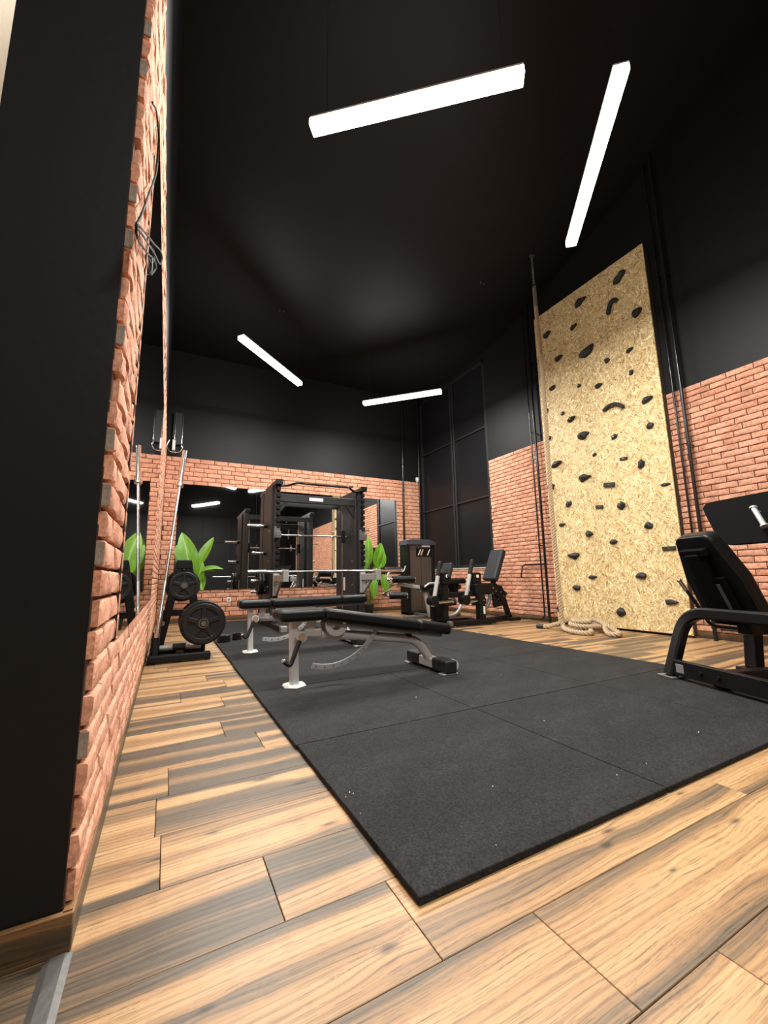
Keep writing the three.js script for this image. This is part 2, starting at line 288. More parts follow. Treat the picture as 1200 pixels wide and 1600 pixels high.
// wall: s runs along the wall, h up; holes [s0, s1, h0, h1] hold no bricks
function brickwork(wall, { at, turn, normal, length, h0, h1, courses, holes = [], seed, T, gap = 0.0095 }) {
  const r = mulberry(seed), pitch = (h1 - h0) / courses, shapes = [1, 2, 3, 4, 5, 6].map((k) => brickShape(seed * 10 + k, BL - gap, pitch - gap, T)), list = [];
  for (let c = 0; c < courses; c++) {
    const y = h0 + c * pitch, mid = y + pitch / 2;
    let runs = [[0, length]];
    for (const [a, b, p, q] of holes) if (mid > p && mid < q) runs = runs.flatMap(([u, v]) => (b <= u || a >= v ? [[u, v]] : [[u, a], [b, v]].filter(([m, n]) => n - m > 0.02)));
    const off = ((c % 2) * 0.5 + (r() - 0.5) * 0.3) * BL;
    for (const [u, v] of runs) {
      let s = u + ((off - u) % BL + BL) % BL - BL;
      for (; s < v; s += BL) { let a = Math.max(s, u), b = Math.min(s + BL, v); if (b - a < 0.03) continue; list.push({ c, s: (a + b) / 2, len: b - a - gap, y: y + gap / 2, first: a < 0.001, k: Math.floor(r() * 6), m: Math.floor(r() * 6), d: (r() - 0.5) * 0.004, flip: r() < 0.5 }); }
    }
  }
  const M4 = (b) => new THREE.Matrix4().compose(at(b.s, b.y).addScaledVector(normal, b.d), new THREE.Quaternion().setFromAxisAngle(V(0, 1, 0), turn), V(b.len / (BL - gap), 1, 1));
  list.forEach((b) => { b.v = shows(at(b.s, b.y), normal) * b.len; }); list.sort((a, b) => b.v - a.v);
  const p = roots.get(wall), named = list.slice(0, 300), rest = list.slice(300);
  named.forEach((b, i) => { const m = new THREE.Mesh(shapes[b.k], M.brick[b.m]); m.name = i ? `brick_${String(i).padStart(3, '0')}` : 'brick'; M4(b).decompose(m.position, m.quaternion, m.scale); m.position.sub(p); m.castShadow = m.receiveShadow = true; wall.add(m); b.mesh = m; });
  if (rest.length) {
    const gs = rest.map((b) => { const g = shapes[b.k].clone().applyMatrix4(M4(b)), n = g.attributes.position.count, c = new Float32Array(n * 3); for (let i = 0; i < n; i++) c.set(BRICKS[b.m], i * 3); g.setAttribute('color', new THREE.BufferAttribute(c, 3)); return g; });
    const g = mergeGeometries(gs); g.translate(-p.x, -p.y, -p.z); const m = new THREE.Mesh(g, M.brickStuff); m.name = 'brick_field'; m.userData.kind = 'stuff'; m.castShadow = m.receiveShadow = true; wall.add(m);
  }
  return { list, shapes };
}
const BT_L = 0.020, BT = 0.016, BRICK_TOP = 3.02;
// ---- left wall: black partition faced with brick slips, its end face bare black
{
  const w = structure('wall_left', [0, 0, 0]);
  part('partition', box(-0.429, XL - BT_L, 0, 7.6, ZB - 0.2, ZN), M.blackPaint, w);
  part('joint_bed', box(XL - BT_L - 0.001, XL - BT_L + 0.003, 0.06, BRICK_TOP - 0.005, ZB, ZN - 0.002), M.grout, w);
  const { list } = brickwork(w, { at: (s, h) => V(XL - BT_L + 0.001, h, ZN + 0.003 - s), turn: Math.PI / 2, normal: V(1, 0, 0), length: ZN - ZB + 0.003, h0: 0.075, h1: BRICK_TOP, courses: 42, holes: [[0.45, 3.43, 0.64, 2.46]], seed: 5, T: BT_L, gap: 0.010 });
  // cut brick ends smeared with cement, every other course of the free edge
  for (const b of list) if (b.first && b.mesh && b.c % 2 === 0) { const c = new THREE.Mesh(box(0, 0.004, 0.003, 0.056, 0.001, 0.0185), M.cement); c.name = 'cut_face'; c.geometry.translate(-(BL - 0.010) / 2 - 0.0035, 0, 0); c.userData.label = 'grey cement-smeared cut end'; b.mesh.add(c); }
  const front = structure('wall_left_front', [0, 0, 0]);
  part('partition', box(-0.429, XL - BT_L, 0, 7.6, 1.6, ZF + 0.2), M.blackPaint, front);
}
// ---- back wall
const back = structure('wall_back', [0, 0, ZB]);
part('plaster', box(-0.6, XR + 0.5, 0, 5.6, ZB - 0.25, ZB - BT), M.blackPaint, back);
part('joint_bed', box(XL, XR - 0.002, 0.06, BRICK_TOP - 0.005, ZB - BT - 0.001, ZB - BT + 0.002), M.grout, back);
brickwork(back, { at: (s, h) => V(XL + s, h, ZB - BT + 0.001), turn: 0, normal: V(0, 0, 1), length: XR - XL - 0.03, h0: 0.075, h1: BRICK_TOP, courses: 34, holes: [[0.28, 4.78, 0.62, 2.46]], seed: 9, T: BT });
// ---- right wall with its window opening
{
  const w = structure('wall_right', [XR, 0, 0]), X = XR + BT;
  part('plaster', [box(X, X + 0.25, 0, 7.6, -5.86, ZF + 0.2), box(X, X + 0.25, 0, 0.885, ZB - 0.2, -5.86), box(X, X + 0.25, 5.06, 7.6, ZB - 0.2, -5.86)], M.blackPaint, w);
  part('joint_bed', [box(X - 0.002, X + 0.001, 0.06, 2.925, -5.855, 3.0), box(X - 0.002, X + 0.001, 0.06, 0.875, ZB, -5.855)], M.grout, w);
  brickwork(w, { at: (s, h) => V(X - 0.001, h, ZB + s), turn: -Math.PI / 2, normal: V(-1, 0, 0), length: 3.0 - ZB, h0: 0.075, h1: 2.93, courses: 42, holes: [[0, 2.44, 0.885, 3], [4.0, 5.55, 0.15, 2.85]], seed: 13, T: BT, gap: 0.0085 });
}
{ // wall behind the camera, seen only in the mirrors: black panelled boards
  const w = structure('wall_front', [0, 0, ZF]);
  part('plaster', box(-1.9, XR + 0.3, 0, 7.6, ZF, ZF + 0.2), M.blackPaint, w);
  for (let i = 0; i < 4; i++) for (let j = 0; j < 3; j++) { const x = -0.05 + i * 1.36, y = 0.1 + j * 1.3; part('panel', rbox(x + 0.03, x + 1.33, y + 0.03, y + 1.27, ZF - 0.03, ZF + 0.01, 0.008), M.blackPaint, w); }
}
{ // the neighbouring room beyond the opening
  const w = structure('wall_side_room', [0, 0, 0]);
  part('plaster', [box(-1.95, -1.75, 0, 7.6, ZN - 2.6, ZF + 0.2), box(-1.75, -0.429, 0, 7.6, ZN - 1.1, ZN - 0.95)], M.beigePaint, w);
}
{ // ceiling: level at the back, rising towards the front
  const low = [[ZB - 0.3, FLAT_Y]]; for (let i = 0; i <= 24; i++) { const z = FLAT_Z - 1.3 + 2.6 * i / 24; low.push([z, ceilY(z)]); } low.push([PEAK_Z, ceilY(PEAK_Z)], [ZF + 0.25, ceilY(PEAK_Z)]);
  const sh = new THREE.Shape([...low, [ZF + 0.25, 7.7], [PEAK_Z, 7.7], [FLAT_Z + 1.3, 6.2], [FLAT_Z, 5.8], [ZB - 0.3, 5.7]].map(([z, y]) => new THREE.Vector2(z, y)));
  let g = new THREE.ExtrudeGeometry(sh, { depth: 7.7, bevelEnabled: false }); g.rotateY(-Math.PI / 2).translate(5.75, 0, 0); g = toCreasedNormals(g, 0.2); metricUV(g);
  const c = new THREE.Mesh(g, M.ceilingPaint); c.name = 'ceiling'; c.userData = { kind: 'structure' }; c.castShadow = c.receiveShadow = true; scene.add(c);
}
// ---- skirting boards
function skirting(name, g) { const w = structure(name); const m = part('board', g, M.skirting, w); const p = m.geometry.attributes.position, uv = m.geometry.attributes.uv; for (let i = 0; i < p.count; i++) uv.setXY(i, (p.getX(i) + p.getZ(i)) / WOOD_L, p.getY(i) / WOOD_W + 0.3); }
skirting('baseboard_left', rbox(XL - BT_L, XL + 0.003, 0, 0.074, ZB, ZN + 0.012, 0.003));
skirting('baseboard_end', rbox(-0.44, XL - BT_L + 0.022, 0, 0.074, ZN, ZN + 0.014, 0.003));
skirting('baseboard_back', rbox(XL, XR, 0, 0.072, ZB - BT, ZB + 0.004, 0.003));
skirting('baseboard_right', rbox(XR - 0.004, XR + BT, 0, 0.072, ZB, ZF, 0.003));
{ // metal strip where the two rooms' floors meet
  const sh = new THREE.Shape([[-0.024, 0], [0.024, 0], [0.012, 0.005], [-0.012, 0.005]].map(([a, b]) => new THREE.Vector2(a, b)));
  const g = new THREE.ExtrudeGeometry(sh, { depth: 2.74, bevelEnabled: false }).translate(-0.150, 0.0005, ZN + 0.016);
  const t = structure('trim_1'); part('strip', g, std('strip', { color: lin(0.13, 0.125, 0.115), metalness: 0.5, roughness: 0.45, bumpMap: speckBump, bumpScale: 0.0006 }), t);
}
// ---- tall window, panes blacked out
{
  const w = structure('window_1', [XR + 0.05, 0.885, ZB]), x = XR + 0.055, f = (y0, y1, z0, z1, d = 0.03) => rbox(x - d, x + 0.03, y0, y1, z0, z1, 0.004);
  const Z = [ZB + 0.02, -6.97, -5.86], Y = [0.885, 2.26, 3.655, 5.06];
  part('window_frame', [f(0.885, 5.06, ZB - 0.01, ZB + 0.09), f(0.885, 5.06, -5.93, -5.86), f(0.885, 0.955, ZB, -5.86), f(4.99, 5.06, ZB, -5.86)], M.windowFrame, w);
  part('mullion', [f(0.9, 5.05, -7.03, -6.985, 0.045), f(0.9, 5.05, -6.95, -6.905, 0.045)], M.windowFrame, w);
  for (const y of [2.26, 3.655]) part('transom', f(y - 0.018, y + 0.018, ZB, -5.88, 0.036), M.windowFrame, w);
  for (let i = 0; i < 2; i++) for (let j = 0; j < 3; j++) part('pane', box(x - 0.002, x + 0.006, Y[j] + 0.015, Y[j + 1] - 0.015, Z[i] + 0.03, Z[i + 1] - 0.03), M.film, w);
  part('window_sill', rbox(XR - 0.012, XR + 0.09, 0.875, 0.895, ZB, -5.86, 0.004), std('sill', { color: lin(0.5, 0.47, 0.42), roughness: 0.6 }), w);
  part('blind_board', box(x + 0.03, x + 0.05, 0.885, 5.06, ZB - 0.1, -5.8), M.blackEdge, w);
}

// ================================================================== LAMPS
function lamp(x0, z0, x1, z1, label, len = 1.5, strength = 1) {
  const a = V(x0, LAMP_Y, z0), b = V(x1, LAMP_Y, z1), c = a.clone().add(b).multiplyScalar(0.5), d = b.clone().sub(a).normalize();
  const o = thing('linear_pendant_lamp', label, 'lamp', [c.x, LAMP_Y, c.z], 'suspended LED bars');
  const ang = Math.atan2(-d.z, d.x), place = (g) => g.rotateY(ang).translate(c.x, LAMP_Y, c.z);
  part('housing', place(rbox(-len / 2, len / 2, 0.046, 0.062, -0.050, 0.050, 0.003)), M.lampBody, o);
  part('diffuser', place(rbox(-len / 2 - 0.004, len / 2 + 0.004, -0.014, 0.046, -0.049, 0.049, 0.008, 2)), M.diffuser, o, 'glowing white diffuser');
  for (const s of [-1, 1]) { const p = c.clone().addScaledVector(d, s * len * 0.42); part('suspension_wire', cyl(V(p.x, LAMP_Y + 0.06, p.z), V(p.x, ceilY(p.z) + 0.004, p.z), 0.0012, 6), M.darkSteel, o); }
  const side = new THREE.Vector3().crossVectors(V(0, 1, 0), d), glow = (w, pos, n, power) => {   // one light in front of each glowing face
    const l = new THREE.RectAreaLight(LAMP_COLOR, power * strength, len, w); l.position.copy(pos); const z = n.clone().negate();
    l.quaternion.setFromRotationMatrix(new THREE.Matrix4().makeBasis(d.clone(), new THREE.Vector3().crossVectors(z, d), z)); l.castShadow = true; o.add(l);
  };
  glow(0.08, V(0, -0.019, 0), V(0, -1, 0), LAMP_POWER);
  for (const s of [-1, 1]) glow(0.05, V(0, 0.017, 0).addScaledVector(side, s * 0.053), side.clone().multiplyScalar(s), LAMP_SIDE);
}
lamp(0.764, -2.491, 1.928, -1.541, 'long glowing LED bar hung over the front mats beside the climbing-rope lamp');
lamp(2.452, -1.181, 3.465, -2.386, 'glowing LED bar hung in front of the top of the climbing wall');
lamp(0.706, -5.501, 1.847, -6.52, 'glowing LED bar hung over the weight tree and the left end of the rack');
lamp(3.166, -6.776, 4.222, -5.691, 'glowing LED bar hung before the tall black window');
lamp(0.77, 2.6, 1.68, 1.4, 'glowing LED bar seen as a reflection above the leaves in the back mirror');
lamp(-1.55, -1.62, -0.65, -1.62, 'added unseen short LED bar that lights the beige wall of the neighbouring room', 0.9, 0.22);  // unseen bar, added to brighten the beige wall beyond the opening

// ================================================================== MATS
const MAT_T = 0.02;
{
  const group = 'rubber mats laid edge to edge', cols = ['column along the left wall side', 'middle column', 'column on the climbing wall side'], rows = ['seventh', 'sixth', 'fifth', 'fourth', 'third', 'second', 'first'];
  for (let i = 0; i < 3; i++) for (let j = 0; j < 7; j++) {
    const jx = (hash(i + 3, j + 8) - 0.5) * 0.006 + (j >= 1 && j < 3 ? -0.006 : 0), jz = (hash(i + 13, j + 5) - 0.5) * 0.004;
    const x0 = 0.549 + i + jx, z1 = -0.909 - j + jz, g = new RoundedBoxGeometry(0.9955, MAT_T, 0.9955, 1, 0.004).translate(x0 + 0.5, MAT_T / 2, z1 - 0.5);
    const p = g.attributes.position, uv = g.attributes.uv; for (let k = 0; k < p.count; k++) uv.setXY(k, (p.getX(k) + p.getY(k)) / 0.55, (p.getZ(k) + p.getY(k)) / 0.55);
    solid('rubber_mat', g, M.rubber, `black rubber mat, ${cols[i]}, ${rows[j]} row from the back wall`, 'mat', [x0 + 0.5, 0, z1 - 0.5], group);
  }
  const crumbs = []; const r = mulberry(3);
  for (const [u, v] of [[546, 1239], [552, 1241], [540, 1246], [563, 1272], [850, 1127], [1010, 1194], [964, 1212], [770, 1230], [1092, 1145], [650, 1090], [783, 1055], [775, 1322]]) { const p = pixelOn(u, v, 'y', MAT_T); crumbs.push(new THREE.TetrahedronGeometry(0.0022 + r() * 0.0018).rotateX(r() * 3).rotateY(r() * 3).translate(p.x, MAT_T + 0.0025, p.z)); }
  const c = solid('crumbs', crumbs, M.white, 'tiny white crumbs scattered over the black mats', 'crumbs', [1, MAT_T, -1.4]); c.userData.kind = 'stuff';
}

// ================================================================== MIRRORS
{
  const m = thing('wall_mirror', 'frameless mirror on the left brick wall above the skirting', 'mirror', [XL, 0.572, -3.1]);
  part('backing', box(XL - 0.016, XL + 0.003, 0.566, 2.526, -4.654, -1.556), M.blackEdge, m);
  part('glass', box(XL + 0.003, XL + 0.007, 0.570, 2.523, -4.650, -1.560), M.mirror, m);
  const tilt = (g) => g.translate(0, -0.572, -ZB).rotateX(-0.0065).translate(-2.4, 0.572, ZB).translate(0, 0, -ZB).rotateY(-0.0028).translate(2.4, 0, ZB + 0.004);
  for (const [a, b, lab] of [[0.106, 1.50, 'frameless mirror on the back wall between the brick corner and the rack'], [1.503, 4.70, 'wide frameless mirror on the back wall behind the black rack']]) {
    const o = thing('wall_mirror', lab, 'mirror', [(a + b) / 2, 0.572, ZB]);
    part('backing', tilt(box(a - 0.003, b + 0.003, 0.568, 2.520, ZB - 0.004, ZB + 0.014)), M.blackEdge, o);
    part('glass', tilt(box(a, b, 0.572, 2.517, ZB + 0.014, ZB + 0.018)), M.mirror, o);
  }
}

// ================================================================== PIPES, SOCKET, SENSOR, CABLE, BRACKET
{
  const P = (name, lab, pts, r, clips = []) => { const o = thing(name, lab, 'pipe', [pts[0].x, 0, pts[0].z]); part('pipe', tube(pts, r, 0.07, 12), M.pipe, o); for (const c of clips) part('pipe_clip', [cyl(c.clone().add(V(0, -0.012, 0)), c.clone().add(V(0, 0.012, 0)), r + 0.006, 12), box(c.x, XR, c.y - 0.008, c.y + 0.008, c.z - 0.006, c.z + 0.006)], M.pipe, o); return o; };
  const c1 = 5.29;
  P('heating_pipe', 'thicker black riser pipe beside the window-side edge of the climbing wall', [V(c1, 0, -4.60), V(c1, ceilY(-4.6), -4.60)], 0.019, [V(c1, 0.14, -4.60), V(c1, 1.9, -4.60), V(c1, 4.3, -4.60)]);
  P('heating_pipe', 'thin black riser pipe between the brick wall and the thicker riser', [V(c1, 0.24, -4.69), V(c1, ceilY(-4.69), -4.69)], 0.012, [V(c1, 1.2, -4.69), V(c1, 3.1, -4.69)]);
  P('heating_pipe', 'black pipe running along the skirting below the window and bending up', [V(c1, 0.035, -5.9), V(c1, 0.035, -4.74), V(c1, 0.10, -4.69), V(c1, 0.24, -4.69)], 0.0125);
  P('heating_pipe', 'short black branch pipe turned down on the brick wall', [V(c1 + 0.045, 0.905, -4.63), V(c1 + 0.045, 0.905, -5.12), V(c1 + 0.045, 0.70, -5.17), V(XR - 0.005, 0.69, -5.17)], 0.011);
  P('heating_pipe', 'thin black pipe hugging the bare edge of the climbing wall by the leg press', [V(5.30, 0.52, -2.50), V(5.30, ceilY(-2.5), -2.50)], 0.012, [V(5.30, 4.45, -2.50)]);
  P('heating_pipe', 'thicker black riser pipe on the brick wall by the leg press', [V(5.27, 0, -2.40), V(5.27, ceilY(-2.4), -2.40)], 0.019, [V(5.27, 0.14, -2.40), V(5.27, 2.2, -2.40), V(5.27, 4.4, -2.40)]);
  P('heating_pipe', 'upper black pipe running low along the brick wall behind the leg press', [V(5.32, 0.5, -2.50), V(5.32, 0.215, -2.46), V(5.32, 0.205, 0.6)], 0.012);
  P('heating_pipe', 'lower black pipe running just above the skirting behind the leg press', [V(5.32, 0.125, -2.36), V(5.32, 0.115, 0.6)], 0.015);
  { const o = thing('heating_pipe', 'black riser pipe on the back wall beside the mirror', 'pipe', [4.865, 0, ZB + 0.05]); part('pipe', tube([V(4.865, 0.02, ZB + 0.05), V(4.885, FLAT_Y, ZB + 0.05)], 0.022, 0.05, 12), M.pipe, o); for (const y of [1, 3.4]) part('pipe_clip', box(4.85, 4.90, y - 0.012, y + 0.012, ZB - 0.01, ZB + 0.074), M.pipe, o); }
  P('heating_pipe', 'black corner pipe between the brick and the tall window', [V(5.33, 0.5, ZB + 0.06), V(5.33, FLAT_Y, ZB + 0.06)], 0.018);
  const s = thing('wall_socket', 'white double wall socket on the bricks below the mirror', 'socket', [1.05, 0.375, ZB]);
  part('plate', rbox(1.012, 1.092, 0.335, 0.42, ZB - 0.004, ZB + 0.012, 0.008), M.white, s);
  part('outlet', cyl(V(1.052, 0.378, ZB + 0.011), V(1.052, 0.378, ZB + 0.0135), 0.022, 18), std('socketGrey', { color: lin(0.25, 0.25, 0.25), roughness: 0.6 }), s);
  const t = thing('motion_sensor', 'small white sensor on the brick edge by the window corner', 'sensor', [5.30, 3.02, ZB + 0.02]);
  part('sensor_body', rbox(5.265, 5.335, 3.045, 3.135, ZB - 0.012, ZB + 0.05, 0.012), M.white, t); part('bracket', box(5.285, 5.315, 3.02, 3.05, ZB - 0.012, ZB + 0.03), M.white, t);
  const trail = [[238, 160], [245, 178], [248, 215], [246, 255], [232, 305], [218, 342], [213, 352], [222, 366], [240, 394], [252, 410], [253, 402], [238, 378], [220, 356], [213, 352], [213, 362], [226, 390], [242, 408], [244, 418], [236, 430]];
  const pts = trail.map(([u, v], i) => pixelOn(u, v, 'x', XL + 0.009 + 0.012 * Math.sin(i / 18 * Math.PI) + 0.0012 * (i % 3)));
  const c = thing('loose_cable', 'black loose cable dangling in a loop from the left brick wall', 'cable', [-0.128, 1.9, -1.4]);
  part('cord', pipeAlong(new THREE.CatmullRomCurve3(pts).getPoints(120), 0.0032, 7), M.cable, c);
  const e = pts[pts.length - 1]; for (const [dy, dz, m] of [[0.045, 0.13, 'cable'], [0.005, 0.11, 'cable'], [-0.05, 0.07, 'cable'], [0.02, 0.08, 'white']]) part('wire_end', pipeAlong([e, e.clone().add(V(0.004, dy * 0.5, dz * 0.5)), e.clone().add(V(0.006, dy, dz))], 0.0016, 5), M[m], c);
  const b = thing('wall_bracket', 'black bracket with thin steel rods and silver clips in the back corner', 'bracket', [0.03, 3.05, ZB + 0.03]);
  part('box', rbox(-0.055, 0.095, 3.24, 3.86, ZB - 0.014, ZB + 0.06, 0.008), M.blackEdge, b);
  for (const x of [-0.02, 0.105]) part('steel_rod', cyl(V(x, 3.2, ZB + 0.075), V(x + 0.004, 3.88, ZB + 0.075), 0.006, 8), M.chrome, b);
  part('clip_plate', rbox(-0.05, 0.0, 3.12, 3.32, ZB - 0.014, ZB + 0.085, 0.006), M.white, b);
  for (const x of [-0.10, 0.085]) part('clip_hook', tube([V(x, 3.30, ZB + 0.07), V(x + 0.045 * Math.sign(x), 3.19, ZB + 0.08), V(x, 3.09, ZB + 0.08), V(0, 3.08, ZB + 0.07)], 0.011, 0.04, 8), M.chrome, b);
  for (const [u, v] of [[440, 486], [755, 468]]) { const p = pixelOn(u, v, 'y', FLAT_Y), h = thing('ceiling_hook', u < 600 ? 'small steel anchor eyes in the black ceiling above the weight tree' : 'small steel anchor eyes in the black ceiling near the climbing wall', 'hook', [p.x, FLAT_Y, p.z]); const y = ceilY(p.z); h.position.y = y; roots.set(h, h.position.clone()); for (const d of [-0.03, 0.03]) part('eye', new THREE.TorusGeometry(0.012, 0.003, 6, 14).translate(p.x + d, y - 0.012, p.z), M.darkSteel, h); }
}

// ================================================================== CLIMBING WALL AND ROPE
{
  const X = 5.27, z0 = -4.425, z1 = -2.612, y0 = 0.03, y1 = 5.005, T = 0.018;
  const w = thing('climbing_wall', 'tall strand-board climbing wall studded with black holds', 'climbing wall', [X, 0, (z0 + z1) / 2]);
  const b = part('board', box(X, X + T, y0, y1, z0, z1), M.osb, w); const p = b.geometry.attributes.position, uv = b.geometry.attributes.uv;
  for (let i = 0; i < p.count; i++) uv.setXY(i, (p.getZ(i) + (z1 - z0) / 2) / (z1 - z0) * 0.985 + p.getX(i) * 0.5, (p.getY(i) - y0) / (y1 - y0));
  for (const z of [z0 + 0.04, (z0 + z1) / 2, z1 - 0.04]) part('batten', box(X + T, XR + 0.001, 0.0, y1 - 0.03, z - 0.03, z + 0.03), M.batten, w);
  for (const y of [0.06, 1.3, 2.55, 3.8, 4.93]) part('cross_batten', box(X + T, XR + 0.001, y - 0.03, y + 0.03, z0 + 0.07, z1 - 0.07), M.batten, w);
  const A = (list, oy) => list.map(([u, v, a, c, k = 'o', q = 0]) => [800 + u / 4, oy + v / 4, a / 4, c / 4, k, q]);
  const holds = [...A([[672, 253, 74, 62, 'o', 0.6], [430, 410, 64, 54, 'd', 0.5], [630, 425, 66, 62, 'c', 0.7], [785, 473, 62, 62, 'd', 0.3], [387, 565, 44, 38, 'd', 0.4], [222, 613, 40, 40, 'd', 0.4], [467, 720, 92, 66, 'o', 0.55], [295, 757, 44, 40, 'd', 0.3], [735, 708, 54, 30, 'd', 0.2], [594, 775, 34, 34, 'o'], [747, 849, 31, 31, 'o'], [253, 947, 38, 30, 'o', 0.2], [420, 931, 23, 21, 'o'], [543, 930, 48, 36, 'd', 0.1], [848, 1018, 76, 46, 'd', 0.35], [640, 1062, 136, 52, 'c', -0.4], [317, 1105, 23, 20, 'o'], [377, 1142, 46, 44, 'd', 0.5], [213, 1088, 34, 34, 'o'], [228, 1262, 36, 30, 'o'], [862, 1180, 47, 36, 'o'], [445, 1243, 68, 46, 'o', 0.2], [640, 1250, 46, 30, 'o', 0.1], [516, 1362, 26, 22, 'o'], [700, 1387, 48, 20, 'b', 0.1], [285, 1420, 64, 54, 'd', 0.3], [810, 1420, 50, 50, 'o'], [455, 1505, 72, 48, 'd', 0.1], [612, 1550, 68, 30, 'b', 0.15], [960, 1547, 66, 24, 'd', 0], [245, 1563, 42, 36, 'o']], 370),
    ...A([[357, 430, 45, 32, 'o'], [550, 448, 45, 22, 'b', 0.1], [684, 438, 44, 44, 'o'], [315, 558, 40, 24, 'd', 0.1], [487, 608, 50, 48, 'd', -0.6], [853, 565, 60, 42, 'o'], [635, 665, 54, 34, 'd', 0], [985, 707, 84, 26, 'b', 0], [388, 753, 64, 38, 'o'], [508, 885, 52, 26, 'd', -0.1], [811, 877, 67, 44, 'o'], [406, 955, 47, 34, 'o'], [680, 1108, 58, 48, 'o'], [1000, 1043, 88, 40, 'd', 0.05], [298, 1080, 30, 50, 'o']], 680)];
  const r = mulberry(41);
  for (const [u, v, pw, ph, kind, q] of holds) {
    const c = pixelOn(u, v, 'x', X), l = pixelOn(u - pw / 2, v, 'x', X), e = pixelOn(u + pw / 2, v, 'x', X), t = pixelOn(u, v - ph / 2, 'x', X), d = pixelOn(u, v + ph / 2, 'x', X);
    let hw = Math.max(Math.abs(e.z - l.z) / 2, 0.02), hh = Math.max(Math.abs(t.y - d.y) / 2, 0.02); hw *= 1.0; hh *= 1.1; const dep = clamp(Math.min(hw, hh) * 0.95, 0.022, 0.06);
    const zc = clamp(c.z, z0 + hw + 0.01, z1 - hw * 0.6);
    let g;
    if (kind === 'c') {                                  // bean-shaped jug bent over its middle
      const pts = []; for (let i = 0; i <= 14; i++) { const s = (i / 14 - 0.5) * 2; pts.push(V(X - dep * 0.45, c.y + (0.5 - s * s) * hh * 0.9 + s * q * hh, zc + s * hw * 0.85)); }
      const gs = [pipeAlong(pts, Math.min(hh * 0.42, 0.03), 10)]; for (const e2 of [pts[0], pts[14]]) gs.push(new THREE.SphereGeometry(Math.min(hh * 0.42, 0.03), 10, 8).translate(e2.x, e2.y, e2.z)); g = gs;
    } else if (kind === 'b') g = new RoundedBoxGeometry(dep, hh * 1.7, hw * 2, 2, Math.min(0.008, hh * 0.4)).rotateX(q).translate(X - dep / 2 + 0.002, c.y, zc);
    else {
      const s = new THREE.IcosahedronGeometry(1, 3), ps = s.attributes.position, sd = r() * 90;
      for (let i = 0; i < ps.count; i++) { let x = ps.getX(i), y = ps.getY(i), z = ps.getZ(i); const n = 1 + (vnoise(y * 1.7 + sd, z * 1.7 + x + 4) - 0.5) * 0.5; if (kind === 'd') { const k = clamp((z + 1) / 2); y = y * (1.05 - 0.6 * k) + q * 0.9 * k - (1 - k) * 0.1; } else { y = y * (1 - 0.45 * Math.abs(q)) + q * z * 0.75; } x = x > 0 ? x * 0.25 : x; ps.setXYZ(i, X + x * dep * n, c.y + y * hh * n * (1 + q * 0), zc + z * hw * n); }
      s.deleteAttribute('normal'); g = toCreasedNormals(s, 1.0);
    }
    const h = part('climbing_hold', g, M.hold, w); part('bolt', cyl(V(X - dep * 0.97, c.y, zc), V(X - dep * 0.7, c.y, zc), 0.006, 8), M.darkSteel, h);
  }
  // ---- rope: three twisted strands, hung on a chain, its tail coiled on the floor
  const rx = 4.745, rz = -3.925, topY = 4.78;
  const rope = thing('climbing_rope', 'thick twisted natural-fibre rope hanging by the climbing wall, tail coiled on the floor', 'rope', [rx, 0, rz]);
  const path = []; for (let i = 0; i <= 60; i++) path.push(V(rx + 0.01 * Math.sin(i * 0.13), mix(topY, 0.12, i / 60), rz + 0.012 * Math.sin(i * 0.09)));
  const coil = [[4.735, 0.04, -3.90], [4.63, 0.032, -3.79], [4.53, 0.032, -3.62], [4.50, 0.032, -3.44], [4.55, 0.034, -3.37], [4.66, 0.040, -3.44], [4.82, 0.044, -3.62], [4.98, 0.036, -3.78], [5.06, 0.034, -3.70], [5.02, 0.040, -3.54], [4.84, 0.078, -3.44], [4.66, 0.086, -3.52], [4.68, 0.090, -3.72], [4.84, 0.092, -3.84], [4.99, 0.090, -3.76], [5.02, 0.085, -3.58], [4.90, 0.095, -3.42], [4.74, 0.070, -3.30], [4.66, 0.034, -3.20], [4.68, 0.032, -3.12], [4.76, 0.034, -3.14], [4.84, 0.10, -3.34], [4.90, 0.145, -3.52], [4.90, 0.148, -3.68], [4.80, 0.140, -3.78], [4.70, 0.135, -3.66], [4.76, 0.140, -3.52], [4.84, 0.145, -3.62], [4.82, 0.130, -3.86], [4.76, 0.075, -4.00], [4.66, 0.034, -4.10], [4.62, 0.032, -4.17]];
  for (const c of new THREE.CatmullRomCurve3(coil.map((c) => V(...c))).getPoints(320)) path.push(c);
  const main = new THREE.CatmullRomCurve3(path, false, 'centripetal'), len = main.getLength(), n = Math.round(len / 0.013), strands = [[], [], []];
  main.arcLengthDivisions = 2000; const pts = main.getSpacedPoints(n); let s = V(1, 0, 0);
  for (let i = 0; i <= n; i++) { const t = pts[Math.min(i + 1, n)].clone().sub(pts[Math.max(i - 1, 0)]).normalize(); s = s.clone().addScaledVector(t, -t.dot(s)).normalize(); const b = new THREE.Vector3().crossVectors(t, s); for (let k = 0; k < 3; k++) { const a = i * 0.013 / 0.12 * (2 * Math.PI) + k * 2.0944; strands[k].push(pts[i].clone().addScaledVector(s, Math.cos(a) * 0.0165).addScaledVector(b, Math.sin(a) * 0.0165)); } }
  for (const q of strands) part('strand', pipeAlong(q, 0.0150, 8), M.rope, rope);
  const tail = pts[n]; part('tail_wrap', cyl(tail.clone().add(V(0.004, 0, 0.03)), tail.clone().add(V(-0.012, -0.002, -0.06)), 0.033, 12), M.blackEdge, rope, 'black taped rope end');
  part('sleeve', cyl(V(rx, topY - 0.02, rz), V(rx, topY + 0.30, rz), 0.030, 14), std('sleeveGrey', { color: lin(0.17, 0.155, 0.14), roughness: 0.6 }), rope, 'grey sleeve clamping the rope top');
